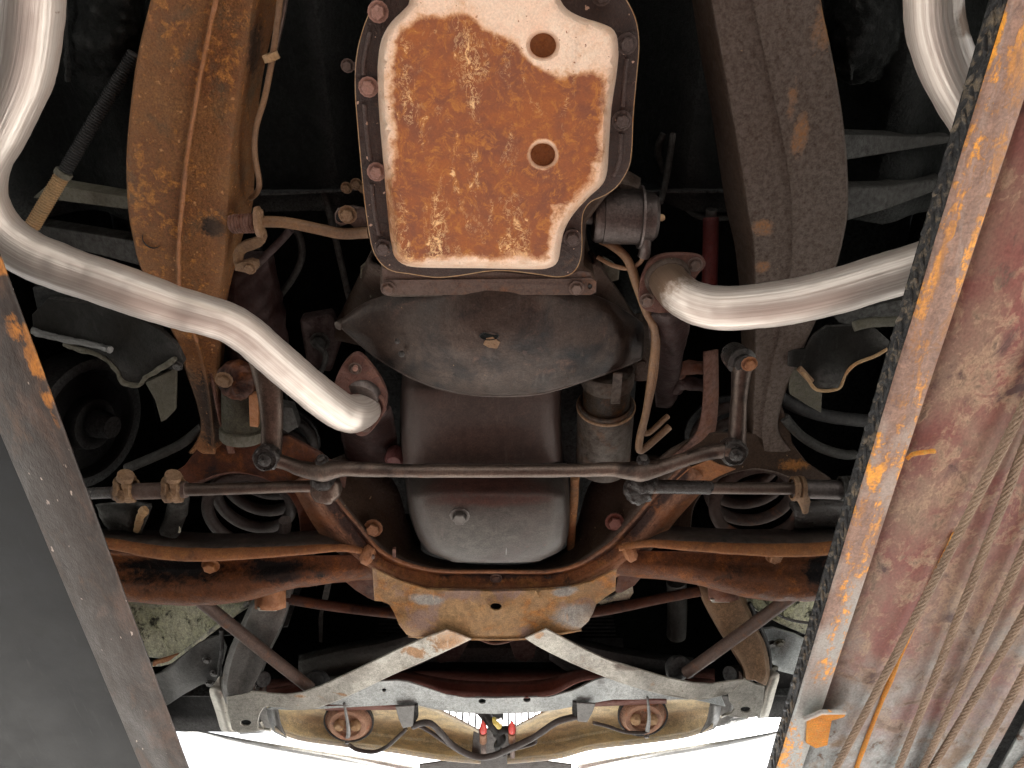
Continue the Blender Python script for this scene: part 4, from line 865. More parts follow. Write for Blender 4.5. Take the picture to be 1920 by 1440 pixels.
def tierod_right():
    t = thing('tie_rod', 'right tie rod with a thick grey sleeve reaching the runway', 'tie rod', 'steering tie rods')
    tube('rod', [(1190, 912, 1.0, .012), (1230, 913, 1.0, .011), (1260, 914, 1.0, .0098), (1480, 916, 1.0, .0098), (1492, 916, 1.0, .0105)], .0095, 'linkage', t, seg=16)
    tube('wet_grease', [(1228, 912, .999), (1260, 913, .999), (1320, 914, .999), (1330, 915, .9995)], .0112, 'grease', t, seg=16, lump=.0006)
    tube('sleeve', [(1488, 916, 1.0), (1620, 920, 1.0), (1660, 921, 1.0)], .0155, 'fuel_metal', t, seg=20, smooth=False)
    for x in (1496, 1586):
        lathe('clamp', (x, 916, 1.0), (1, .03, 0), [(.0155, -.010), (.0195, -.009), (.0205, -.002), (.0175, 0), (.0205, .003), (.0195, .009), (.0155, .010)], 'dim_bracket' if x > 1500 else 'tan_clamp', t, seg=24, lump=.001)
    tube('clamp_bolt', [(1503, 925, .99, .010), (1507, 940, .99, .010), (1509, 952, .99, .0065), (1510, 960, .99, .005)], .008, 'tan_clamp', t, seg=10, lump=.0015)
    lathe('ball_end', (1197, 918, .998), (-.1, -.6, -1), [(0, -.03), (.018, -.028), (.0235, -.01), (.0235, .006), (.020, .014), (.012, .017), (0, .018)], 'grease', t, seg=28, lump=.0035)
    lathe('grease_boot', (1207, 902, .998), (0, -1, -.2), [(0, -.012), (.020, -.01), (.023, 0), (.017, .008), (0, .010)], 'grease', t, seg=24, lump=.004)
tierod_left(); tierod_right()

# ================================================================== CROSSMEMBER AND SKID PLATE
cm = thing('front_crossmember', 'rusty brown stamped crossmember with splayed arms under the front of the engine', 'crossmember')
A_ = [(650, 850, 1.20), (735, 900, 1.18), (765, 985, 1.16), (792, 1036, 1.15), (860, 1056, 1.15), (930, 1060, 1.15), (1000, 1056, 1.15), (1058, 1030, 1.15), (1082, 985, 1.16), (1112, 900, 1.18), (1190, 850, 1.20)]
B0 = [(600, 870, 1.12), (650, 935, 1.115), (690, 985, 1.11), (745, 1030, 1.10), (815, 1058, 1.095), (930, 1064, 1.09), (1050, 1058, 1.095), (1110, 1022, 1.10), (1160, 970, 1.11), (1205, 920, 1.115), (1270, 860, 1.12)]
B1 = [(590, 880, 1.105), (634, 940, 1.10), (672, 985, 1.09), (722, 1038, 1.075), (808, 1068, 1.06), (930, 1071, 1.058), (1052, 1068, 1.06), (1130, 1030, 1.075), (1178, 985, 1.09), (1222, 935, 1.10), (1285, 868, 1.105)]
B2 = [(588, 884, 1.11), (630, 945, 1.105), (668, 990, 1.10), (716, 1046, 1.085), (804, 1074, 1.075), (930, 1077, 1.075), (1056, 1074, 1.075), (1136, 1038, 1.085), (1184, 992, 1.10), (1228, 940, 1.105), (1290, 872, 1.11)]
C1 = [(572, 892, 1.10), (612, 962, 1.095), (650, 1010, 1.085), (705, 1062, 1.07), (800, 1102, 1.062), (930, 1106, 1.06), (1060, 1100, 1.062), (1152, 1055, 1.07), (1206, 1002, 1.085), (1248, 950, 1.095), (1310, 885, 1.10)]
D1 = [(545, 905, 1.12), (590, 985, 1.12), (628, 1030, 1.11), (688, 1070, 1.09), (790, 1118, 1.085), (930, 1126, 1.083), (1070, 1120, 1.085), (1165, 1075, 1.09), (1225, 1025, 1.11), (1272, 968, 1.12), (1330, 905, 1.12)]
loft('rear_wall', [A_, B0, B1], 'frame_dark', cm, n=6, m=2, thick=.004)
bot_ = loft('bottom', [B1, B2, C1], 'cross_rust', cm, n=6, m=3, thick=.004)
loft('front_wall', [C1, D1], 'cross_rust', cm, n=6, m=2, thick=.004)
tube('rim_bead', B1, .0032, 'cross_rust', bot_, seg=8)
for x, y, h in ((835, 1084, 1.068), (1027, 1081, 1.068)):
    lathe('hole_shade_cup', (x, y, h), (0, 0, -1), [(0, -.004), (.0045, -.004), (.0062, .0)], 'black_coat', bot_, seg=14)  # black cups paint the shade of two small holes
bolt((930, 1084, 1.067), .008, 'rust_steel', cm, hgt=.4)
for x, y, h in ((700, 990, 1.10), (1152, 978, 1.10)):
    bolt((x, y, h), .012, 'brass_bolt' if x < 900 else 'oxide_red', cm, axis=(0, -.3, -1), hgt=.9)
plate('weld_tab', [(736, 1030), (742, 1030), (742, 1052), (736, 1052)], 1.07, .006, 'rust_red', cm, bevel=0)
lathe('mount_stud', (698, 1043, 1.07), (0, 0, -1), [(0, -.002), (.005, -.001), (.005, .003), (0, .005)], 'rust_steel', cm, seg=10)
sides_ = [('left', [(640, 1085), (698, 1062), (702, 1127), (690, 1122), (665, 1106)]), ('right', [(1160, 1070), (1214, 1070), (1190, 1098), (1165, 1112), (1154, 1112)])]
for _, pl in sides_: plate('gusset', pl, 1.10, .004, 'rust_red', cm)
sk = thing('skid_plate', 'tan rust-stained skid plate with one dark hole, between the two steel braces', 'skid plate')
so_ = [(698, 1066), (702, 1127), (716, 1128), (730, 1134), (739, 1150), (748, 1172), (762, 1190), (785, 1199), (830, 1199), (880, 1198), (990, 1197), (1040, 1194), (1085, 1182), (1103, 1166), (1112, 1150), (1118, 1134), (1135, 1120), (1154, 1108), (1156, 1068), (1110, 1090), (1060, 1103), (930, 1109), (800, 1105), (750, 1090)]
plate('sheet', so_, idw([(700, 1080, 1.055), (930, 1110, 1.045), (1156, 1080, 1.055), (760, 1195, 1.028), (930, 1197, 1.025), (1100, 1170, 1.03), (720, 1130, 1.05), (1130, 1120, 1.05), (930, 1150, 1.03)]), .004, 'rust_tan', sk, holes=[(930, 1138, 11, 7)], grid=18, bevel=.002)
loft('turned_lip', [[(765, 1194, 1.029), (880, 1199, 1.024), (990, 1198, 1.024), (1090, 1182, 1.029)], [(765, 1190, 1.05), (880, 1195, 1.05), (990, 1194, 1.05), (1090, 1178, 1.05)]], 'rust_tan', sk, thick=.003)

# braces
def brace(top, bot, hf, label, holes=()):
    t = thing('diagonal_brace', label, 'brace', 'diagonal steel braces')
    plate('strap', top + bot[::-1], hf, .004, 'bare_steel', t, bevel=.0015, grid=16, holes=holes)
    loft('turned_edge', [[(x, y - 1, hf(x, y) + .001) for x, y in bot], [(x, y - 3, hf(x, y) + .014) for x, y in bot]], 'bare_steel', t, thick=.002, n=3)
    return t
hfl = idw([(860, 1188, 1.018), (700, 1250, 1.035), (570, 1315, 1.055), (470, 1310, 1.065), (460, 1360, 1.07)])
t = brace([(838, 1181), (790, 1199), (745, 1218), (700, 1240), (650, 1264), (600, 1287), (565, 1299), (535, 1303), (500, 1300), (470, 1297)], [(884, 1199), (800, 1238), (735, 1266), (690, 1288), (640, 1311), (600, 1326), (566, 1332), (530, 1327), (500, 1325), (474, 1322)], hfl, 'scraped steel brace with rusty upper end, running down left from the skid plate', [])
t = brace([(1024, 1180), (1060, 1199), (1100, 1220), (1135, 1236), (1200, 1256), (1250, 1271), (1300, 1281), (1335, 1283), (1365, 1278), (1395, 1275)], [(985, 1197), (1012, 1214), (1060, 1238), (1115, 1262), (1175, 1284), (1240, 1302), (1300, 1312), (1335, 1309), (1370, 1301), (1385, 1312)], idw([(1010, 1188, 1.018), (1150, 1255, 1.035), (1290, 1300, 1.055), (1390, 1300, 1.065)]), 'clean silver brace running down right from the skid plate')
# horns
def horn(side):
    left = side < 0
    t = thing('frame_horn', 'grey frame horn ending in a bare steel foot with an oval hole, lower left' if left else 'brown frame horn ending in a pitted steel foot with an oval hole, lower right', 'frame horn', 'front frame horns')
    mat = 'grey_paint_horn' if left else 'brown_horn'
    if left:
        cols = [[(495, 1085, 1.17), (474, 1125, 1.13), (452, 1172, 1.115), (432, 1215, 1.10), (420, 1258, 1.09), (417, 1290, 1.08), (424, 1318, 1.075)],
                [(500, 1085, 1.16), (480, 1128, 1.12), (459, 1178, 1.105), (441, 1222, 1.09), (430, 1262, 1.08), (427, 1292, 1.07), (436, 1316, 1.067)],
                [(525, 1085, 1.16), (510, 1140, 1.12), (492, 1190, 1.105), (472, 1240, 1.09), (455, 1275, 1.08), (448, 1298, 1.07), (452, 1308, 1.067)],
                [(552, 1085, 1.16), (535, 1146, 1.12), (520, 1184, 1.105), (504, 1216, 1.09), (485, 1262, 1.08), (472, 1288, 1.07), (466, 1300, 1.067)],
                [(554, 1085, 1.18), (538, 1146, 1.15), (524, 1184, 1.14), (508, 1216, 1.13), (490, 1262, 1.12), (478, 1288, 1.10), (474, 1300, 1.09)]]
        foot = [(424, 1308), (452, 1304), (472, 1298), (500, 1300), (506, 1322), (494, 1328), (487, 1340), (484, 1352), (484, 1366), (494, 1368), (480, 1373), (446, 1375), (434, 1368), (428, 1340)]
        hole = (461, 1356, 10, 6)
        fin = [[(412, 1268, 1.10), (400, 1284, 1.09), (393, 1296, 1.08), (405, 1335, 1.075), (414, 1366, 1.08), (422, 1371, 1.08)], [(424, 1270, 1.12), (424, 1290, 1.09), (426, 1305, 1.078), (431, 1335, 1.072), (436, 1366, 1.075), (440, 1372, 1.075)]]
        lip = [(488, 1352, 1.072), (496, 1366, 1.07), (508, 1368, 1.06)]
    else:
        cols = [[(1385, 1085, 1.17), (1412, 1165, 1.13), (1432, 1205, 1.115), (1440, 1240, 1.10), (1441, 1268, 1.09), (1434, 1285, 1.075)],
                [(1365, 1085, 1.16), (1385, 1124, 1.12), (1424, 1200, 1.105), (1433, 1238, 1.09), (1434, 1266, 1.08), (1428, 1282, 1.067)],
                [(1335, 1080, 1.16), (1352, 1120, 1.12), (1390, 1185, 1.105), (1410, 1235, 1.09), (1418, 1262, 1.08), (1416, 1276, 1.067)],
                [(1308, 1080, 1.16), (1320, 1122, 1.12), (1352, 1180, 1.105), (1380, 1222, 1.09), (1396, 1252, 1.08), (1400, 1274, 1.067)],
                [(1306, 1080, 1.18), (1317, 1122, 1.15), (1348, 1180, 1.14), (1375, 1222, 1.13), (1391, 1252, 1.12), (1396, 1274, 1.09)]]
        foot = [(1396, 1274), (1416, 1284), (1434, 1288), (1430, 1320), (1424, 1344), (1400, 1347), (1376, 1345), (1362, 1342), (1372, 1338), (1378, 1330), (1374, 1322), (1368, 1316), (1366, 1302), (1370, 1300)]
        hole = (1398, 1331, 10, 6)
        fin = [[(1444, 1255, 1.10), (1461, 1264, 1.09), (1455, 1290, 1.08), (1447, 1320, 1.078), (1440, 1343, 1.08)], [(1440, 1255, 1.12), (1441, 1270, 1.09), (1436, 1290, 1.078), (1431, 1320, 1.072), (1425, 1344, 1.075)]]
        lip = [(1370, 1336, 1.072), (1360, 1340, 1.07), (1352, 1344, 1.06)]
    loft('horn', cols, mat, t, n=6, m=3, thick=.004)
    plate('foot', foot, 1.064, .005, 'bare_steel', t, holes=[hole], grid=10, bevel=.0015)
    lathe('hole_shade_cup', (hole[0], hole[1], 1.076), (0, 0, -1), [(0, -.004), (.010, -.004), (.014, 0)], 'black_coat', t, seg=16)  # black cup added behind the foot hole, its shade put into colour
    loft('side_fin', fin, 'bare_steel', t, n=4, thick=.003)
    tube('foot_lip', lip, .003, 'bare_steel', t, seg=8)
horn(-1); horn(1)

# ================================================================== CONTROL ARMS, SPRINGS
def carm(side):
    L_ = side < 0
    t = thing('lower_control_arm', 'rusty lower control arm with a black patch, left of the crossmember' if L_ else 'rust-red lower control arm, right of the crossmember', 'control arm', 'lower control arms')
    def mx(pts): return pts if L_ else [(1852 - x, y - 8 if True else y, h) for x, y, h in pts]
    # rear (upper) wall, dark, then its bright rolled edge, then the dished bottom and front roll
    rear_top = mx([(150, 992, 1.12), (300, 996, 1.13), (420, 1002, 1.13), (520, 1000, 1.13), (630, 996, 1.13), (690, 1010, 1.13)])
    rear_bot = mx([(150, 1018, 1.05), (250, 1024, 1.055), (340, 1036, 1.055), (450, 1034, 1.06), (560, 1030, 1.065), (680, 1030, 1.08)])
    loft('rear_wall', [rear_top, rear_bot], 'sheet_dark', t, n=5, m=2, thick=.004)
    e = mx([(150, 1012, 1.045, ), (220, 1022, 1.05), (300, 1036, 1.05), (380, 1040, 1.05), (470, 1037, 1.055), (560, 1032, 1.06), (640, 1027, 1.07), (690, 1036, 1.08)])
    tube('rolled_edge', [(*p, r) for p, r in zip(e, (.011, .011, .0135, .014, .012, .010, .008, .006))], .011, 'rust_orange', t, seg=14, flat=(1.0, .75), lump=.0008)
    r0 = mx([(150, 1030, 1.075), (250, 1038, 1.08), (340, 1048, 1.085), (450, 1046, 1.085), (560, 1042, 1.085), (695, 1040, 1.09)])
    r1 = mx([(150, 1060, 1.085), (250, 1066, 1.09), (340, 1070, 1.085), (450, 1066, 1.08), (560, 1058, 1.075), (695, 1052, 1.085)])
    r2 = mx([(150, 1092, 1.055), (250, 1100, 1.05), (340, 1105, 1.05), (450, 1096, 1.05), (560, 1078, 1.055), (700, 1068, 1.08)])
    r3 = mx([(150, 1108, 1.055), (250, 1122, 1.045), (360, 1129, 1.045), (450, 1122, 1.045), (560, 1095, 1.055), (700, 1080, 1.085)])
    r4 = mx([(150, 1112, 1.075), (250, 1127, 1.07), (360, 1134, 1.07), (450, 1127, 1.07), (560, 1100, 1.08), (700, 1084, 1.10)])
    loft('arm_sheet', [r0, r1, r2, r3, r4], 'arm_rust', t, n=7, m=5, cm=True, thick=.004, lump=.0018)
    x = 395 if L_ else 1452
    y = 1052 if L_ else 1034
    #tube('shock_stud', [(x + 8 * side, y - 42, 1.04), (x, y - 5, 1.04), (x, y + 10, 1.045)], .008, 'rust_red', t, seg=10)
    bolt((x, y + 8, 1.075), .0115, 'rust_orange' if L_ else 'brass_bolt', t, hgt=.9)
    x = 690 if L_ else 1180
    lathe('bushing', (x, 1040 if L_ else 1034, 1.08), (-side * 1, .4, -.2), [(0, -.012), (.012, -.012), (.019, -.006), (.020, .006), (.010, .012), (0, .012)], 'rust_orange', t, seg=18)
    # dark opening under spring with holes
carm(-1); carm(1)
def spring(cx, cy, side):
    t = thing('coil_spring', ('coil spring with purple-brown coils above the left tie rod' if side < 0 else 'coil spring with orange rust patches above the right tie rod'), 'coil spring', 'front coil springs')
    c = P(cx, cy, 1.13); pts = []
    for i in range(170):
        a = i / 170 * 2 * math.pi * 5.2
        pts.append(c + Vector((.076 * math.cos(a), .076 * math.sin(a), i / 170 * .26)))
    bm = bmesh.new(); tube_bm(bm, pts, .0115, 10, True, False); link_mesh('coil', bm_mesh(bm, 'coil'), 'harness' if side < 0 else 'rust_brown', t)
    bm = bmesh.new()
    lathe('spring_pad', c + Vector((0, 0, .26)), (0, 0, -1), [(0, 0), (.09, 0), (.09, .006), (.05, .02), (0, .02)], 'black_rubber', t, seg=24)
spring(458, 975, -1); spring(1422, 960, 1)
def pocket(side):
    L_ = side < 0
    t = thing('spring_pocket', 'arched reddish spring pocket below the tan chassis rail' if L_ else 'dark arched spring pocket below the brown chassis rail', 'spring pocket', 'spring pockets of the frame')
    def mx(pts): return pts if L_ else [(1858 - x, y - 6) for x, y in pts]
    hf = idw([(380, 820, 1.15), (620, 880, 1.12), (350, 900, 1.14), (560, 1000, 1.13)]) if L_ else idw([(1478, 820, 1.15), (1238, 880, 1.12), (1508, 900, 1.14), (1298, 1000, 1.13)])
    pl = mx([(300, 905), (345, 875), (372, 838), (380, 800), (395, 760), (420, 770), (440, 820), (540, 818), (600, 850), (650, 890), (640, 960), (612, 1010), (565, 1010), (560, 960), (545, 930), (520, 908), (490, 893), (450, 885), (410, 890), (370, 902), (335, 915)])
    plate('pocket_sheet', pl, hf, .006, 'rust_red' if L_ else 'frame_dark', t, grid=22, bevel=.002)
    loft('arch_wall', [[(x, y, h) for (x, y), h in zip(mx([(300, 912), (370, 902), (410, 890), (450, 885), (490, 893), (520, 908), (545, 930), (560, 960), (565, 1008)]), [1.141] * 9)], [(x, y + 4, h) for (x, y), h in zip(mx([(300, 912), (370, 902), (410, 890), (450, 885), (490, 893), (520, 908), (545, 930), (560, 960), (565, 1008)]), [1.22] * 9)]], 'rust_red' if L_ else 'frame_dark', t, thick=.003)
    if not L_:
        plate('rust_gusset', [(1262, 905), (1290, 880), (1330, 862), (1350, 872), (1380, 880), (1345, 895), (1310, 915), (1270, 935), (1255, 925)], 1.105, .003, 'rust_orange', t, bevel=.001)
        loft('inner_web', [[(1320, 660, 1.12), (1318, 760, 1.12), (1300, 820, 1.12), (1240, 870, 1.12)], [(1345, 655, 1.14), (1345, 760, 1.14), (1330, 830, 1.14), (1262, 885, 1.14)]], 'rust_red', t, thick=.004, n=5)
    else:
        loft('inner_web', [[(395, 700, 1.13), (410, 780, 1.13), (430, 850, 1.13)], [(420, 700, 1.2), (440, 780, 1.2), (470, 850, 1.2)]], 'rust_red', t, thick=.004, n=5)
pocket(-1); pocket(1)

# sway bar + brackets + strut rods
sb = thing('sway_bar', 'purple-brown rusty sway bar passing behind the skid plate between two clamps', 'sway bar')
tube('bar', [(420, 1110, 1.16), (480, 1116, 1.15), (520, 1120, 1.14), (620, 1136, 1.14), (760, 1152, 1.14), (930, 1165, 1.14), (1110, 1148, 1.14), (1240, 1122, 1.14), (1340, 1104, 1.14), (1400, 1100, 1.15)], .0105, 'rust_red', sb, seg=16)
for x, y in ((505, 1122), (1355, 1106)):
    loft('clamp', [[(x - 26, y - 20, 1.12), (x - 24, y + 18, 1.105)], [(x - 12, y - 21, 1.10), (x - 10, y + 20, 1.095)], [(x + 12, y - 21, 1.10), (x + 14, y + 20, 1.095)], [(x + 28, y - 18, 1.12), (x + 28, y + 16, 1.11)]], 'rust_orange' if x < 900 else 'rust_red', sb, n=3, m=3, thick=.008, cm=True)
    plate('clamp_lip', [(x - 24, y + 18), (x + 14, y + 19), (x + 14, y + 24), (x - 20, y + 24)], 1.094, .004, 'bare_steel', sb)
for side, a, b in ((-1, (368, 1120, 1.075), (582, 1290, 1.085)), (1, (1492, 1112, 1.075), (1286, 1262, 1.085))):
    t = thing('strut_rod', 'brown strut rod slanting down right from the left control arm' if side < 0 else 'brown strut rod slanting down left from the right control arm', 'strut rod', 'front strut rods')
    tube('rod', [a, ((a[0] + b[0]) / 2, (a[1] + b[1]) / 2 + 1, 1.08), b], .0125, 'rust_steel', t, seg=16)
    lathe('rod_bushing', (b[0] + (12 if side < 0 else -14), b[1] - 8, 1.10), (side * .5, -.5, -1), [(0, -.02), (.02, -.02), (.028, -.006), (.028, .004), (.016, .012), (0, .014)], 'black_rubber', t, seg=22)

# ================================================================== FRONT STRUCTURE
rs = thing('radiator_support', 'bluish grey front crossbeam with brown inner flange and small holes', 'radiator support')
loft('rear_flange', [[(500, 1268, 1.24), (640, 1262, 1.24), (780, 1254, 1.22), (930, 1256, 1.22), (1080, 1254, 1.22), (1200, 1250, 1.24), (1340, 1255, 1.24)], [(500, 1295, 1.17), (640, 1275, 1.17), (760, 1264, 1.165), (860, 1276, 1.16), (1010, 1276, 1.16), (1120, 1258, 1.165), (1340, 1280, 1.17)]], 'oxide_red', rs, n=4, m=2, thick=.003)
loft('inner_face', [[(500, 1292, 1.165), (640, 1272, 1.165), (740, 1258, 1.165), (860, 1276, 1.16), (1010, 1276, 1.16), (1120, 1252, 1.165), (1340, 1276, 1.165)], [(500, 1318, 1.125), (640, 1290, 1.125), (760, 1277, 1.12), (860, 1305, 1.115), (1020, 1306, 1.115), (1120, 1272, 1.12), (1340, 1290, 1.125)]], 'oxide_red', rs, n=6, m=3, thick=.003)
beamo = [(500, 1330), (560, 1308), (620, 1288), (680, 1279), (745, 1276), (765, 1279), (800, 1290), (835, 1302), (870, 1308), (930, 1309), (1030, 1307), (1075, 1295), (1115, 1276), (1150, 1266), (1210, 1266), (1260, 1280), (1350, 1300), (1360, 1325), (1300, 1312), (1200, 1312), (1150, 1312), (1090, 1322), (1050, 1330), (1000, 1337), (930, 1339), (860, 1337), (810, 1329), (780, 1322), (740, 1322), (680, 1325), (560, 1332)]
plate('beam', beamo, idw([(930, 1320, 1.112), (560, 1320, 1.12), (1300, 1300, 1.12), (740, 1300, 1.115), (1120, 1295, 1.115)]), .004, 'zinc_beam', rs, holes=[(720, 1294, 4, 3), (904, 1315, 7, 4.5), (988, 1312, 7, 4.5)], grid=16, bevel=.002)
for hx, hy in ((720, 1294), (904, 1315), (988, 1312)): lathe('hole_shade_cup', (hx, hy, 1.121), (0, 0, -1), [(0, -.004), (.007, -.004), (.010, .001)], 'black_coat', rs, seg=14)  # black cups added behind the beam holes to darken them by colour
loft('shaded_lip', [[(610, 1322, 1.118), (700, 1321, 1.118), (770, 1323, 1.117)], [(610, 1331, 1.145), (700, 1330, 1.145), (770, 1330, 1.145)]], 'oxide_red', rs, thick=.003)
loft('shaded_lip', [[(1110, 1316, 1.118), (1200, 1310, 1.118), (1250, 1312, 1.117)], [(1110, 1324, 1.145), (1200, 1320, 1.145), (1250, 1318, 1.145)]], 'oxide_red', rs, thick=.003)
for x, y in ((763, 1340), (1095, 1335)):
    s = 1 if x < 900 else -1
    t = thing('hanger_bracket', ('folded steel hanger bracket under the beam, left of the wiring loop' if s > 0 else 'folded steel hanger bracket under the beam, right of the grille slots'), 'bracket', 'hanger brackets under the front beam')
    plate('bracket_face', [(x - 22, y - 15), (x + 14, y - 17), (x + 12, y + 22), (x - 8, y + 26), (x - 16, y + 8)] if s > 0 else [(x + 22, y - 15), (x - 14, y - 17), (x - 12, y + 18), (x + 6, y + 20), (x + 16, y + 2)], 1.105, .004, 'grey_sheet', t)
    plate('bracket_side', [(x + 14, y - 17), (x + 20, y - 18), (x + 21, y + 6), (x + 12, y + 22)] if s > 0 else [(x - 14, y - 17), (x - 21, y - 18), (x - 22, y + 4), (x - 12, y + 18)], 1.11, .012, 'black_coat', t)
# radiator with fins
rd = thing('radiator', 'black finned radiator seen edge-on between the two steel braces', 'radiator')
ra, rb = P(700, 1225, 1.30), P(1160, 1225, 1.30)
boxm('core', (ra.x, ra.y + .03, ZH(1.28)), (rb.x, ra.y + .07, ZH(1.62)), 'black_coat', rd, .004)
bm = bmesh.new(); bmesh.ops.create_cube(bm, size=1)
for v in bm.verts: v.co = Vector((v.co.x * (rb.x - ra.x), v.co.y * .03, v.co.z * .003))
fin = bm_mesh(bm, 'fin')
for k in range(26): link_mesh('fin', fin, 'black_rubber', rd, loc=Vector(((ra.x + rb.x) / 2, ra.y + .015, ZH(1.285 + k * .012))), smooth=False)
plate('lower_tank', [(690, 1215), (1170, 1215), (1170, 1242), (690, 1242)], 1.27, .03, 'black_rubber', rd)
for pl in ([(800, 1190), (885, 1195), (860, 1238), (825, 1244), (812, 1232)], [(950, 1192), (1010, 1190), (1002, 1232), (985, 1242), (966, 1236)]):
    plate('mount_foot', pl, 1.22, .006, 'dark_oxide', rd)
tube('pulley_rim', [(895, 1196, 1.10), (915, 1204, 1.10), (930, 1206, 1.10), (950, 1203, 1.10), (965, 1197, 1.10)], .003, 'rust_red', rd, seg=8)
# black shroud arcs
for s, pts, lab in ((-1, [(560, 1235, 1.17), (640, 1215, 1.165), (720, 1200, 1.16), (790, 1178, 1.16), (840, 1150, 1.17)], 'black tubular brace curving behind the left steel brace'), (1, [(1300, 1240, 1.17), (1220, 1230, 1.165), (1150, 1218, 1.16), (1080, 1200, 1.16), (1030, 1170, 1.17)], 'black tubular brace curving behind the right steel brace')):
    t = thing('shroud_arm', lab, 'black brace', 'black braces behind the steel braces')
    q = [P(*p) for p in pts]
    loft('arm_sheet', [[(x, y - 6, h + .03) for x, y, h in pts], [(x, y + 6, h) for x, y, h in pts], [(x, y + 34, h - .01) for x, y, h in pts], [(x, y + 66, h + .02) for x, y, h in pts]], 'dim_bracket' if s < 0 else 'black_rubber', t, n=5, m=3, cm=True, thick=.003)
lt = thing('hanging_hose', 'dark grey vertical hose between the right braces', 'hose')
tube('hose', [(1268, 1090, 1.26), (1270, 1140, 1.25), (1268, 1192, 1.24)], .022, 'dim_bracket', lt, seg=18)
lt = thing('foam_strip', 'torn dim grey strip hanging above the left brace', 'strip')
for dx in (0,): plate('strip', [(612 + dx, 1085), (622 + dx, 1090), (616 + dx, 1120), (606 + dx, 1150), (604 + dx, 1205), (598 + dx, 1204), (597 + dx, 1160), (604 + dx, 1120)], 1.25, .003, 'dim_bracket', lt, bevel=0)
pc = thing('cream_tab', 'cream painted tab poking out right of the skid plate', 'tab')
plate('tab', [(1120, 1130), (1160, 1112), (1186, 1096), (1188, 1112), (1180, 1124), (1150, 1128), (1126, 1134)], 1.15, .006, 'pale_mud', pc)
# front valance
va = thing('front_valance', 'glossy tan valance panel behind the front beam with a V-shaped opening', 'valance')
NV = 12
top = [(500, 1300, 1.16), (560, 1310, 1.155), (640, 1318, 1.15), (740, 1310, 1.15), (790, 1316, 1.15), (840, 1338, 1.15), (897, 1368, 1.15)]
mid = [(502, 1335, 1.17), (560, 1348, 1.185), (640, 1362, 1.20), (740, 1378, 1.21), (800, 1384, 1.21), (850, 1390, 1.205), (899, 1398, 1.20)]
low = [(515, 1362, 1.15), (560, 1380, 1.145), (640, 1392, 1.14), (740, 1404, 1.14), (800, 1414, 1.14), (850, 1420, 1.14), (901, 1424, 1.14)]
loft('left_wing', [top, mid, low], 'tan_body', va, n=5, m=6, cm=True, thick=.003)
loft('right_wing', [[(1852 - x, y - 6 if x < 750 else y, h) for x, y, h in r] for r in (top, mid, low)], 'tan_body', va, n=5, m=6, cm=True, thick=.003)
for s in (0, 1):
    f = (lambda x: x) if not s else (lambda x: 1852 - x)
    loft('bottom_lip', [[(f(x), y - s * (6 if x < 750 else 0), h - .002) for x, y, h in low], [(f(x), y + 8 - s * (6 if x < 750 else 0), h - .012) for x, y, h in low]], 'tan_body', va, n=5, thick=.002)
plate('center_plate', [(888, 1368), (962, 1366), (966, 1420), (1072, 1434), (1076, 1475), (784, 1475), (786, 1434), (884, 1420)], 1.16, .004, 'harness', va, grid=20)
loft('end_cap', [[(500, 1328, 1.17), (505, 1352, 1.16), (514, 1372, 1.15)], [(520, 1324, 1.15), (526, 1356, 1.14), (538, 1384, 1.135)]], 'grey_sheet', va, thick=.003, n=4)
loft('end_cap', [[(1352, 1322, 1.17), (1348, 1346, 1.16), (1340, 1366, 1.15)], [(1332, 1318, 1.15), (1326, 1350, 1.14), (1312, 1376, 1.135)]], 'grey_sheet', va, thick=.003, n=4)
loft('end_panel', [[(440, 1285, 1.20), (444, 1330, 1.19), (450, 1376, 1.18)], [(506, 1290, 1.18), (510, 1340, 1.175), (516, 1372, 1.17)]], 'grey_sheet', va, thick=.003, n=4)
loft('end_panel', [[(1412, 1270, 1.20), (1408, 1320, 1.19), (1402, 1350, 1.18)], [(1346, 1280, 1.18), (1342, 1330, 1.175), (1336, 1364, 1.17)]], 'grey_sheet', va, thick=.003, n=4)
# grille
gr = thing('front_grille', 'white grille slots glimpsed through the opening between the valance wings', 'grille')
bm = bmesh.new(); bmesh.ops.create_cube(bm, size=1)
for v in bm.verts: v.co = Vector((v.co.x * .0042, v.co.y * .008, v.co.z * .16))
barm = bm_mesh(bm, 'grille_bar')
for k in range(19):
    x = 815 + k * 12.6
    p = P(x, 1350, 1.26); p = Vector((p.x, p.y + .03, ZH(1.305))); link_mesh('grille_bar', barm, 'grey_sheet', gr, loc=p, smooth=False)
pa, pb = P(795, 1350, 1.26), P(1062, 1350, 1.26)
boxm('top_rail', (pa.x, pa.y - .01, pa.z + .1), (pb.x, pa.y + .01, pa.z + .115), 'grey_sheet', gr)
plate('center_post', [(902, 1325), (945, 1325), (944, 1350), (932, 1380), (914, 1360)], 1.17, .01, 'black_rubber', gr)
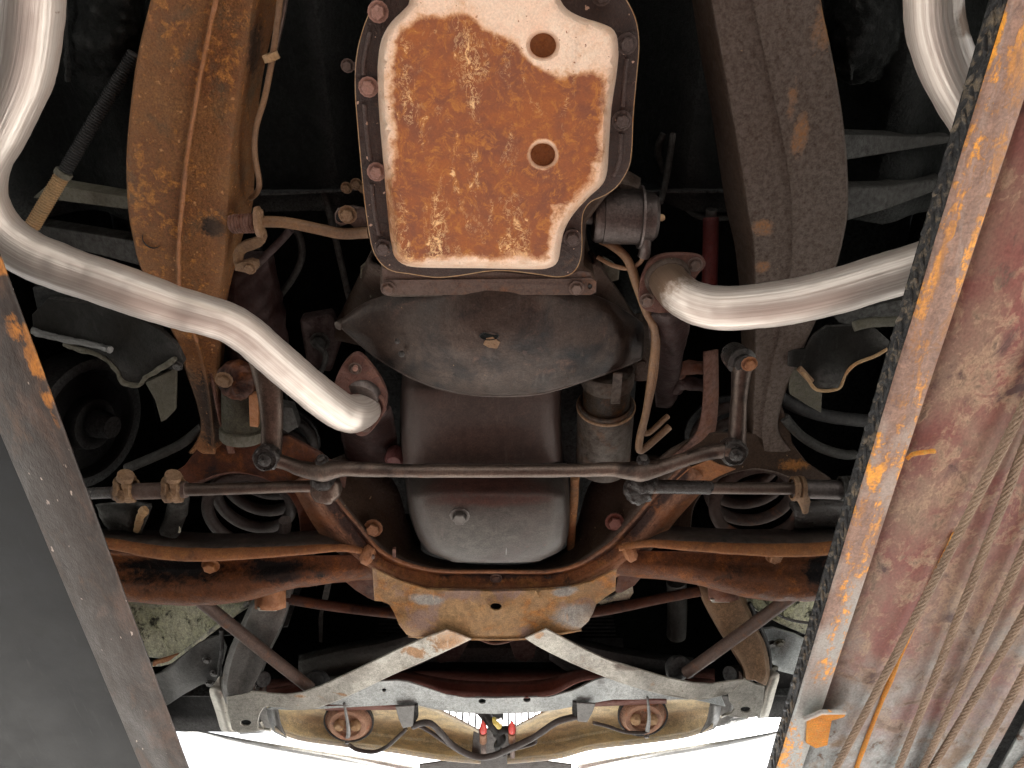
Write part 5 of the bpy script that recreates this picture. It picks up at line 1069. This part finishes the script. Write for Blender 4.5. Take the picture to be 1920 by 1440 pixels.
# lamps
for x, y, lab in ((653, 1356, 'rusty round lamp housing on the tan valance, left of the grille slots'), (1206, 1345, 'rusty round lamp housing on the tan valance, right of the grille slots')):
    t = thing('lamp_housing', lab, 'lamp', 'round lamp housings on the valance')
    p = P(x, y, 1.14); ax = Vector((0, -.25, -1))
    shl = lathe('lamp_shell', p, ax, [(0, 0), (.012, .0), (.014, .004), (.028, .004), (.031, .009), (.041, .009), (.046, .003), (.050, -.004), (.054, -.006), (.054, -.012)], 'lamp_rust', t, seg=40)
    for dx in (-.019, .019):
        lathe('socket', p + Vector((dx, -.003, -.006)), ax, [(0, .012), (.008, .012), (.012, .008), (.0135, 0), (.0135, -.006)], 'rust_tan', shl, seg=8)
    lathe('rubber_seal', p, ax, [(.0525, -.016), (.057, -.014), (.058, -.004), (.054, -.003)], 'black_rubber', t, seg=40)
    s = 1 if x < 900 else -1
    dx = 8 * s * -1
    loft('strap', [[(x + dx - 2, y - 38, 1.115), (x + dx + 2 + s * 2, y, 1.112), (x + dx + 4 * s, y + 24, 1.118), (x + dx - 1, y + 30, 1.13)], [(x + dx + 2, y - 38, 1.115), (x + dx + 8 + s * 2, y, 1.112), (x + dx + 8 + 4 * s, y + 24, 1.118), (x + dx + 3, y + 30, 1.13)]], 'grey_sheet', t, thick=.002, n=4)
    lathe('lamp_tip', (x + dx + 4 * s + 2, y + 33, 1.125), (0, .5, -1), [(0, -.01), (.006, -.01), (.006, .006), (0, .008)], 'grease', t, seg=10)
# wiring
for pts, lab, r in (([(775, 1362, 1.11), (790, 1356, 1.105), (808, 1357, 1.10), (828, 1376, 1.10), (850, 1398, 1.10), (880, 1415, 1.095), (905, 1420, 1.095), (930, 1415, 1.095), (960, 1402, 1.095), (1000, 1383, 1.10), (1040, 1356, 1.105), (1065, 1347, 1.11), (1090, 1342, 1.115)], 'thick brown wiring loom looping across the valance', .0072),
                    ([(770, 1352, 1.115), (800, 1368, 1.11), (830, 1388, 1.105), (860, 1408, 1.10), (890, 1418, 1.10), (930, 1416, 1.10), (965, 1404, 1.10), (1000, 1394, 1.105), (1004, 1386, 1.11)], 'thinner brown wire beside the loom, left of the connectors', .0045),
                    ([(655, 1397, 1.125), (670, 1406, 1.12), (700, 1410, 1.115), (725, 1400, 1.115), (748, 1380, 1.115), (762, 1366, 1.12)], 'brown wire sagging from the left lamp', .0045),
                    ([(1112, 1355, 1.115), (1140, 1362, 1.115), (1170, 1372, 1.115), (1202, 1374, 1.12), (1216, 1370, 1.125)], 'brown wire running to the right lamp', .004)):
    o = tube('wiring_loom', pts, r, 'harness', None, seg=12, lump=.0006); tag(o, lab, 'wire', 'wires across the valance')
for x, lab in ((906, 'left brass bulb holder with a red cap in the opening'), (960, 'right brass bulb holder with a red cap in the opening')):
    t = thing('bulb_holder', lab, 'bulb holder', 'red capped bulb holders')
    tube('tube', [(x, 1375, 1.11), (x + 1, 1418, 1.13)], .0062, 'rust_steel', t, seg=12, smooth=False)
    tube('sleeve', [(x, 1374, 1.108), (x, 1390, 1.113)], .0085, 'brass_bolt', t, seg=14, smooth=False)
    tube('red_cap', [(x, 1372, 1.108, .0075), (x, 1366, 1.108, .0085), (x, 1360, 1.108, .0065), (x - 1, 1352, 1.108, .002)], .007, 'red_plastic', t, seg=12, n=3)
t = thing('bulb_holder', 'yellow and white plastic connector between the two red caps', 'connector')
tube('yellow_plug', [(925, 1346, 1.11, .003), (930, 1354, 1.108, .008), (936, 1362, 1.108, .007), (938, 1364, 1.108, .003)], .006, 'yellow_plastic', t, seg=10)
plate('white_tab', [(930, 1350), (940, 1346), (942, 1356), (934, 1360)], 1.105, .002, 'chrome_white', t, bevel=.0005)
o = tube('cable_boot', [(900, 1330, 1.13, .012), (925, 1360, 1.125, .012), (940, 1385, 1.12, .011), (932, 1400, 1.12, .008), (945, 1415, 1.12, .006)], .01, 'black_rubber', None, seg=14); tag(o, 'black rubber cable boot hanging between the red caps', 'cable boot')
o = tube('cable_boot', [(965, 1370, 1.12), (945, 1368, 1.118), (930, 1378, 1.12)], .0085, 'black_rubber', None, seg=14); tag(o, 'short black elbow boot beside the right red cap', 'cable boot')
# bumper
bu = thing('front_bumper', 'pale shiny front bumper washed out by daylight along the bottom edge', 'bumper')
def brow(pts): return pts
b0 = [(300, 1340, 1.30), (430, 1372, 1.22), (560, 1392, 1.19), (700, 1412, 1.175), (785, 1425, 1.17)]
b1 = [(300, 1352, 1.22), (430, 1381, 1.17), (560, 1402, 1.15), (700, 1424, 1.145), (785, 1440, 1.14)]
b2 = [(300, 1362, 1.22), (430, 1390, 1.17), (560, 1416, 1.15), (700, 1440, 1.145), (785, 1462, 1.14)]
b3 = [(300, 1378, 1.28), (430, 1412, 1.25), (560, 1438, 1.24), (700, 1466, 1.24), (785, 1490, 1.24)]
for rws in ([b1, b2, b3],):
    loft('blade', rws, 'chrome_white', bu, n=5, m=4, cm=True, thick=.003)
    loft('blade', [[(1868 - x, y - 6, h) for x, y, h in r] for r in rws], 'chrome_white', bu, n=5, m=4, cm=True, thick=.003)
# fender bottoms / dark side masses at the front
fd = thing('fender_apron', 'black apron with a thin highlight between the left runway and the left steel foot', 'apron', 'black front aprons')
loft('apron_sheet', [[(230, 1270, 1.25), (330, 1275, 1.22), (400, 1275, 1.20), (440, 1275, 1.20)], [(230, 1366, 1.20), (330, 1370, 1.18), (400, 1371, 1.17), (460, 1372, 1.17)]], 'black_rubber', fd, m=3, thick=.004)
fd = thing('fender_apron', 'black apron between the right steel foot and the runway', 'apron', 'black front aprons')
loft('apron_sheet', [[(1420, 1230, 1.22), (1500, 1232, 1.22), (1600, 1232, 1.24)], [(1420, 1346, 1.17), (1500, 1343, 1.18), (1600, 1338, 1.20)]], 'black_rubber', fd, m=3, thick=.004)
# splash shields pale + grey plates
ss = thing('splash_shield', 'pale mud-caked splash shield between the left control arm and horn', 'splash shield', 'pale splash shields')
loft('shield', [[(225, 1120, 1.24), (300, 1128, 1.22), (380, 1120, 1.20), (470, 1112, 1.20)], [(235, 1180, 1.20), (300, 1195, 1.18), (360, 1180, 1.17), (470, 1125, 1.17)], [(250, 1225, 1.18), (300, 1232, 1.165), (345, 1222, 1.16), (475, 1130, 1.16)]], 'pale_mud', ss, n=6, m=6, cm=True, thick=.004, lump=.005)
tube('rim', [(285, 1246, 1.15), (320, 1240, 1.148), (342, 1226, 1.145), (380, 1196, 1.145), (420, 1165, 1.145), (470, 1128, 1.15)], .0055, 'pale_mud', ss, seg=10, lump=.002)
plate('shield_clip', [(286, 1242), (340, 1226), (342, 1236), (300, 1248), (286, 1250)], 1.145, .006, 'rust_orange', ss)
ss = thing('splash_shield', 'pale green-grey splash shield between the right strut rod and the runway', 'splash shield', 'pale splash shields')
loft('shield', [[(1380, 1100, 1.2), (1460, 1105, 1.19), (1560, 1100, 1.2), (1620, 1100, 1.2)], [(1400, 1130, 1.17), (1460, 1150, 1.165), (1560, 1170, 1.17), (1620, 1180, 1.18)], [(1405, 1136, 1.16), (1455, 1165, 1.16), (1540, 1200, 1.16), (1620, 1225, 1.17)]], 'pale_mud', ss, n=6, m=5, cm=True, thick=.004, lump=.003)
tube('black_seam', [(1440, 1140, 1.148), (1470, 1158, 1.146), (1500, 1166, 1.147), (1540, 1170, 1.15)], .003, 'grease', ss, seg=8)
gp = thing('bumper_bracket', 'grey sheet bracket between the left runway and the grey horn', 'bracket', 'grey sheet bumper brackets')
plate('bracket', [(270, 1275), (300, 1262), (340, 1232), (375, 1205), (415, 1190), (425, 1215), (412, 1262), (408, 1275), (375, 1285), (340, 1305), (315, 1322), (290, 1326)], idw([(280, 1300, 1.16), (410, 1200, 1.14), (350, 1270, 1.125)]), .005, 'grey_sheet', gp, grid=14)
for x, y in ((388, 1237), (402, 1262), (393, 1281)): bolt((x, y, 1.13), .007, 'grease', gp)
tube('bracket_edge', [(415, 1180, 1.12), (416, 1215, 1.12), (412, 1250, 1.12), (410, 1285, 1.115)], .0045, 'black_rubber', gp, seg=8, lump=.002)
gp = thing('bumper_bracket', 'light grey sheet bracket with bolts between the brown horn and the runway', 'bracket', 'grey sheet bumper brackets')
plate('bracket', [(1432, 1180), (1450, 1178), (1490, 1190), (1540, 1215), (1560, 1260), (1500, 1268), (1460, 1258), (1445, 1240), (1440, 1210)], idw([(1440, 1200, 1.15), (1540, 1230, 1.14), (1480, 1230, 1.13)]), .005, 'zinc_beam', gp, grid=14)
bolt((1461, 1205, 1.135), .008, 'olive_steel', gp); bolt((1452, 1249, 1.14), .008, 'olive_steel', gp); bolt((1447, 1207, 1.14), .007, 'grease', gp)
tube('bracket_edge', [(1405, 1130, 1.14), (1425, 1172, 1.135), (1440, 1212, 1.13), (1444, 1245, 1.12), (1441, 1272, 1.115)], .004, 'black_rubber', gp, seg=8)
for cx, lab in ((487, 'black bushing behind the left steel foot'), (1376, 'black bushing behind the right steel foot')):
    t = thing('horn_bushing', lab, 'bushing', 'bushings behind the horn feet')
    s = 1 if cx < 900 else -1
    lathe('sleeve', (cx, 1272 if s > 0 else 1262, 1.10), (s * .6, -.5, -.5), [(0, -.03), (.014, -.03), (.016, .02), (0, .02)], 'black_rubber', t, seg=18)
    lathe('collar', (cx - 4 * s, 1288 if s > 0 else 1270, 1.09), (s * .6, -.5, -.5), [(.008, -.004), (.015, -.004), (.016, .004), (.008, .006)], 'rust_steel', t, seg=18)

# ================================================================== SIDES
# left: torn bracket, brake rotor, hose
sp = thing('spring_tower_bracket', 'dark torn bracket with a ragged pale edge, below the left exhaust pipe', 'bracket', 'ragged brackets outboard of the rails')
plate('bracket', [(90, 560), (200, 575), (262, 597), (300, 620), (330, 648), (345, 680), (335, 695), (300, 690), (270, 715), (262, 722), (232, 716), (222, 690), (200, 668), (160, 652), (120, 640), (62, 622), (60, 590)], idw([(80, 600, 1.16), (262, 715, 1.11), (330, 660, 1.11), (250, 600, 1.14)]), .012, 'dim_bracket', sp, grid=22, bevel=.003)
tube('ragged_edge', [(60, 620, 1.155), (100, 632, 1.15), (150, 641, 1.14), (195, 652, 1.125), (205, 656, 1.12)], .0055, 'grey_sheet', sp, seg=8, lump=.003)
tube('ragged_edge', [(122, 645, 1.15), (150, 655, 1.14), (190, 668, 1.13), (215, 690, 1.12), (226, 712, 1.11), (240, 720, 1.108), (262, 721, 1.108), (275, 706, 1.108), (300, 692, 1.108), (330, 672, 1.105)], .0045, 'olive_steel', sp, seg=8, lump=.0025)
plate('drop_strap', [(272, 718), (330, 690), (328, 770), (310, 788), (302, 792), (290, 750)], 1.14, .01, 'olive_steel', sp)
bolt((333, 686, 1.105), .006, 'grease', sp)
br = thing('brake_drum', 'dark brake drum and hub in the left wheel well', 'brake drum')
drm = lathe('drum', Vector((-.84, P(190, 850, 1.2).y, ZH(1.30))), (1, 0, -.35), [(0, 0), (.03, .02), (.05, .02), (.055, -.005), (.10, -.01), (.11, .012), (.13, .012), (.135, -.05)], 'black_rubber', br, seg=40)
lathe('hub', Vector((-.83, P(190, 850, 1.2).y, ZH(1.30))), (1, 0, -.35), [(0, .05), (.022, .05), (.028, .02), (.028, 0)], 'black_rubber', drm, seg=20)
for pts, r, lab in (([(238, 878, 1.15), (290, 856, 1.15), (340, 832, 1.16), (380, 800, 1.17)], .009, 'dark grey rubber hose in the left wheel well'),):
    o = tube('brake_hose', pts, r, 'dim_bracket', None, seg=12); tag(o, lab, 'hose', 'rubber hoses in the wheel wells')
o = tube('brake_hose', [(1470, 782, 1.15), (1500, 815, 1.15), (1540, 840, 1.15), (1580, 852, 1.16), (1600, 852, 1.17)], .009, 'dim_bracket', None, seg=12); tag(o, 'dark grey rubber hose curving in the right wheel well', 'hose', 'rubber hoses in the wheel wells')
o = tube('brake_hose', [(1462, 745, 1.17), (1500, 765, 1.17), (1560, 782, 1.17), (1640, 790, 1.18)], .012, 'black_rubber', None, seg=12); tag(o, 'thick black hose above the thinner one in the right wheel well', 'hose', 'rubber hoses in the wheel wells')
# spindle parts
kn = thing('steering_knuckle', 'greasy knuckle casting under the left tie rod clamps', 'steering knuckle', 'steering knuckles')
loft('casting', [[(180, 945, 1.10), (240, 940, 1.10), (285, 945, 1.11)], [(190, 965, 1.09), (235, 970, 1.085), (270, 985, 1.10)], [(205, 990, 1.10), (245, 992, 1.10), (262, 1002, 1.12)]], 'dim_bracket', kn, n=4, m=4, cm=True, lump=.006, thick=.01)
tube('knuckle_arm', [(274, 954, 1.08, .006), (268, 960, 1.08, .010), (262, 972, 1.08, .007), (256, 994, 1.09, .006)], .011, 'rust_tan', kn, seg=10, lump=.003)
tube('spindle_arm', [(335, 935, 1.10), (330, 965, 1.10), (318, 995, 1.10)], .018, 'dim_bracket', kn, seg=12, lump=.003)
plate('pale_patch', [(318, 975), (336, 982), (338, 1000), (318, 1000)], 1.09, .006, 'pale_mud', kn)
kn = thing('steering_knuckle', 'black knuckle casting under the right tie rod sleeve', 'steering knuckle', 'steering knuckles')
loft('casting', [[(1480, 945, 1.12), (1540, 942, 1.11), (1600, 940, 1.12)], [(1490, 965, 1.10), (1540, 965, 1.09), (1600, 962, 1.10)], [(1490, 985, 1.12), (1540, 988, 1.12), (1600, 985, 1.12)]], 'grease', kn, n=4, m=4, cm=True, lump=.006, thick=.01)
# right: bracket
rb_ = thing('spring_tower_bracket', 'dark notched bracket with a tan lower edge, beside the brown rail under the right pipe', 'bracket', 'ragged brackets outboard of the rails')
ol = [(1478, 660), (1490, 656), (1510, 655), (1525, 628), (1550, 612), (1605, 610), (1640, 615), (1668, 640), (1664, 655), (1640, 668), (1605, 682), (1585, 700), (1572, 728), (1530, 730), (1512, 705), (1495, 690), (1478, 688)]
plate('bracket', ol, idw([(1480, 670, 1.12), (1660, 640, 1.10), (1560, 725, 1.08), (1560, 620, 1.12)]), .006, 'dim_bracket', rb_, grid=18, bevel=.002)
tube('bright_edge', [(1664, 654, 1.10), (1640, 668, 1.098), (1605, 682, 1.094), (1585, 702, 1.088), (1572, 728, 1.083), (1532, 731, 1.083), (1512, 706, 1.09), (1498, 692, 1.10)], .0028, 'rust_tan', rb_, seg=8)
plate('drop_strap', [(1480, 688), (1512, 700), (1542, 735), (1540, 775), (1510, 758), (1482, 740)], 1.13, .01, 'olive_steel', rb_)
tube('inner_tab', [(1498, 690, 1.10), (1522, 716, 1.09)], .005, 'tan_clamp', rb_, seg=8, smooth=False)
o = tube('vent_hose', [(1600, 612, 1.10), (1630, 605, 1.10), (1670, 603, 1.11), (1720, 600, 1.12)], .008, 'olive_steel', None, seg=12); tag(o, 'short olive hose end beside the notched bracket', 'hose')
o = plate('tower_shelf', [(1560, 590), (1700, 560), (1700, 600), (1600, 612), (1575, 606)], 1.17, .01, 'dim_bracket'); tag(o, 'dark shelf under the right exhaust pipe beside the runway', 'shelf')
o = plate('tower_shelf', [(60, 540), (220, 540), (320, 585), (250, 600), (200, 640), (80, 628)], 1.17, .01, 'black_coat'); tag(o, 'black shelf above the torn left bracket', 'shelf')
# speedometer cable
sc_ = thing('corrugated_cable', 'ribbed black cable with a tan lower end, crossing the left wheel house', 'cable')
a, b = P(252, 100, 1.16), P(60, 425, 1.10); d = b - a
prof = []; n = 150
for i in range(n + 1):
    k = i / n
    prof.append((.0082 + (.0016 if i % 2 else 0) + (.001 if k > .68 else 0), d.length * k))
lathe('sleeve', a, d, [(0, 0)] + [p for p in prof if p[1] <= d.length * .68], 'black_rubber', sc_, seg=14)
lathe('tan_sleeve', a, d, [p for p in prof if p[1] >= d.length * .68] + [(0, d.length)], 'rust_tan', sc_, seg=14)
lathe('ferrule', a + d * .68, d, [(.008, -.004), (.012, -.003), (.012, .004), (.008, .006)], 'olive_steel', sc_, seg=14)
# brake line along left rail
bl = thing('brake_line', 'thin rusty brake line clipped along the inner edge of the tan rail', 'brake line')
tube('line', [(530, -60, 1.09), (524, 10, 1.09), (512, 100, 1.09), (497, 180, 1.09), (480, 240, 1.09), (478, 290, 1.09), (486, 340, 1.09), (482, 360, 1.10), (470, 372, 1.12)], .0040, 'cream_line', bl, seg=10)
tube('line', [(540, -60, 1.10), (534, 10, 1.10), (520, 80, 1.10), (506, 140, 1.10), (492, 200, 1.10)], .0032, 'linkage', bl, seg=10)
lathe('line_clip', (508, 106, 1.088), (.3, 1, 0), [(.004, -.004), (.0105, -.004), (.0105, .005), (.004, .006)], 'rust_tan', bl, seg=10)
# shift linkage
sl_ = thing('shift_linkage', 'rusty shift rod with a coil spring and Z-shaped lever beside the tan rail', 'shift linkage')
tube('rod', [(440, 422, 1.08), (492, 416, 1.075), (540, 418, 1.07), (600, 430, 1.065), (640, 438, 1.06), (692, 436, 1.055)], .008, 'cream_line', sl_, seg=14)
a, b = P(436, 420, 1.08), P(482, 418, 1.075); d = b - a; u = d.normalized(); v1 = u.cross(Vector((0, 0, 1))).normalized(); v2 = u.cross(v1)
bm = bmesh.new(); tube_bm(bm, [a + d * (i / 120) + (v1 * math.cos(i / 120 * 50) + v2 * math.sin(i / 120 * 50)) * .0115 for i in range(121)], .0026, 6, True, False)
link_mesh('coil', bm_mesh(bm, 'coil'), 'rust_red', sl_)
lathe('washer', (486, 416, 1.075), (1, 0, .1), [(0, -.004), (.021, -.004), (.022, .002), (.012, .006), (0, .006)], 'cream_line', sl_, seg=18)
zf = idw([(486, 400, 1.07), (440, 500, 1.09)])
plate('lever', spx([(480, 396), (492, 396), (494, 425), (500, 446), (488, 464), (462, 474), (456, 482), (452, 500), (440, 502), (436, 478), (446, 458), (470, 448), (484, 440), (482, 420)], 2), zf, .007, 'tan_clamp', sl_, bevel=.002)
plate('lever_foot', [(440, 496), (470, 488), (482, 492), (484, 504), (462, 512), (440, 508)], 1.085, .012, 'tan_clamp', sl_)
bolt((468, 502, 1.08), .007, 'tan_clamp', sl_)
plate('end_plate', [(627, 402), (632, 392), (660, 387), (686, 392), (692, 440), (686, 446), (655, 420), (640, 424), (628, 418)], 1.06, .007, 'rust_steel', sl_, bevel=.002)
bolt((652, 402, 1.055), .009, 'tan_clamp', sl_, spin=.2)
lathe('hole_shade_cup', (639, 408, 1.0585), (0, 0, -1), [(0, 0), (.006, 0), (.007, .001)], 'black_coat', sl_, seg=12)  # black disc painting the shade of the plate's hole
o = tube('throttle_rod', [(600, 330, 1.25), (625, 430, 1.22), (655, 560, 1.2)], .0055, 'dim_bracket', None, seg=8); tag(o, 'thin dim rod hanging left of the transmission', 'rod')
o = tube('throttle_rod', [(1262, 250, 1.25), (1250, 330, 1.22), (1238, 380, 1.18)], .005, 'dim_bracket', None, seg=8); tag(o, 'thin dim rod behind the brown canister', 'rod')
for s, pl in ((0, [(676, 500), (700, 480), (716, 520), (712, 545), (694, 560), (690, 525), (675, 522)]), (1, [(1130, 480), (1150, 492), (1162, 505), (1160, 525), (1142, 530), (1130, 510)])):
    o = plate('tin_bracket', pl, 1.10, .004, 'olive_steel'); tag(o, 'small crumpled olive bracket left of the transmission case' if not s else 'small crumpled olive bracket right of the transmission case', 'bracket', 'crumpled olive brackets')
rp = thing('red_pipe', 'dark red painted pipe beside the brown rail above the right flange', 'pipe')
tube('pipe', [(1333, 408, 1.2), (1332, 470, 1.18), (1330, 545, 1.16)], .0125, 'dark_red', rp, seg=16)
lathe('cap', (1333, 404, 1.2), (0, -1, 0), [(0, -.01), (.009, -.01), (.009, .01), (0, .01)], 'dim_bracket', rp, seg=10)
o = tube('heater_pipe', [(1330, 690, 1.15), (1285, 690, 1.15), (1270, 700, 1.16)], .012, 'rust_red', None, seg=12, lump=.003); tag(o, 'short rusty stub pointing left from the spring pocket web', 'pipe stub', 'rusty stubs beside the idler arm')
o = tube('heater_pipe', [(1330, 725, 1.16), (1280, 718, 1.16), (1268, 730, 1.17)], .012, 'dark_oxide', None, seg=12, lump=.003); tag(o, 'darker stub under the rusty one beside the idler arm', 'pipe stub', 'rusty stubs beside the idler arm')

# dim clutter between the rail and the gearbox
for nm, pts, r, mt, lab, cat in (
    ('heater_hose', [(560, 380, 1.3), (590, 350, 1.28), (620, 360, 1.26), (640, 420, 1.26)], .012, 'black_rubber', 'black hose loop in the dark gap left of the transmission', 'hose'),
    ('wiring_loom', [(520, 560, 1.26), (550, 520, 1.24), (566, 480, 1.24), (560, 440, 1.25), (530, 410, 1.26)], .006, 'dim_bracket', 'dim curled wire beside the dark red steering gear housing', 'wire'),
    ('clutch_rod', [(478, 500, 1.14), (500, 478, 1.12), (528, 450, 1.12), (545, 430, 1.12)], .006, 'dark_oxide', 'short dark red rod slanting above the Z-shaped lever', 'rod'),
    ('dim_conduit', [(1245, 250, 1.3), (1236, 300, 1.3), (1300, 400, 1.3), (1390, 404, 1.3)], .006, 'dim_bracket', 'thin conduit bending behind the dark red pipe', 'conduit'),
    ('ground_strap', [(585, 640, 1.2), (610, 665, 1.19), (600, 700, 1.2), (580, 730, 1.22)], .005, 'dim_bracket', 'short dim strap behind the left exhaust pipe end', 'strap')):
    o = tube(nm, pts, r, mt, None, seg=10); tag(o, lab, cat)
t = thing('engine_mount', 'dim rusty engine mount block left of the shallow oil pan', 'engine mount')
plate('mount_plate', [(560, 600), (620, 590), (640, 640), (620, 700), (575, 690)], 1.22, .03, 'dark_oxide', t, bevel=.006)
bolt((600, 640, 1.215), .012, 'dim_bracket', t)
for x, y in ((650, 352), (668, 345), (682, 352)):
    bolt((x, y, 1.12), .006, 'tan_clamp', tr, name='case_bolt')
finish()
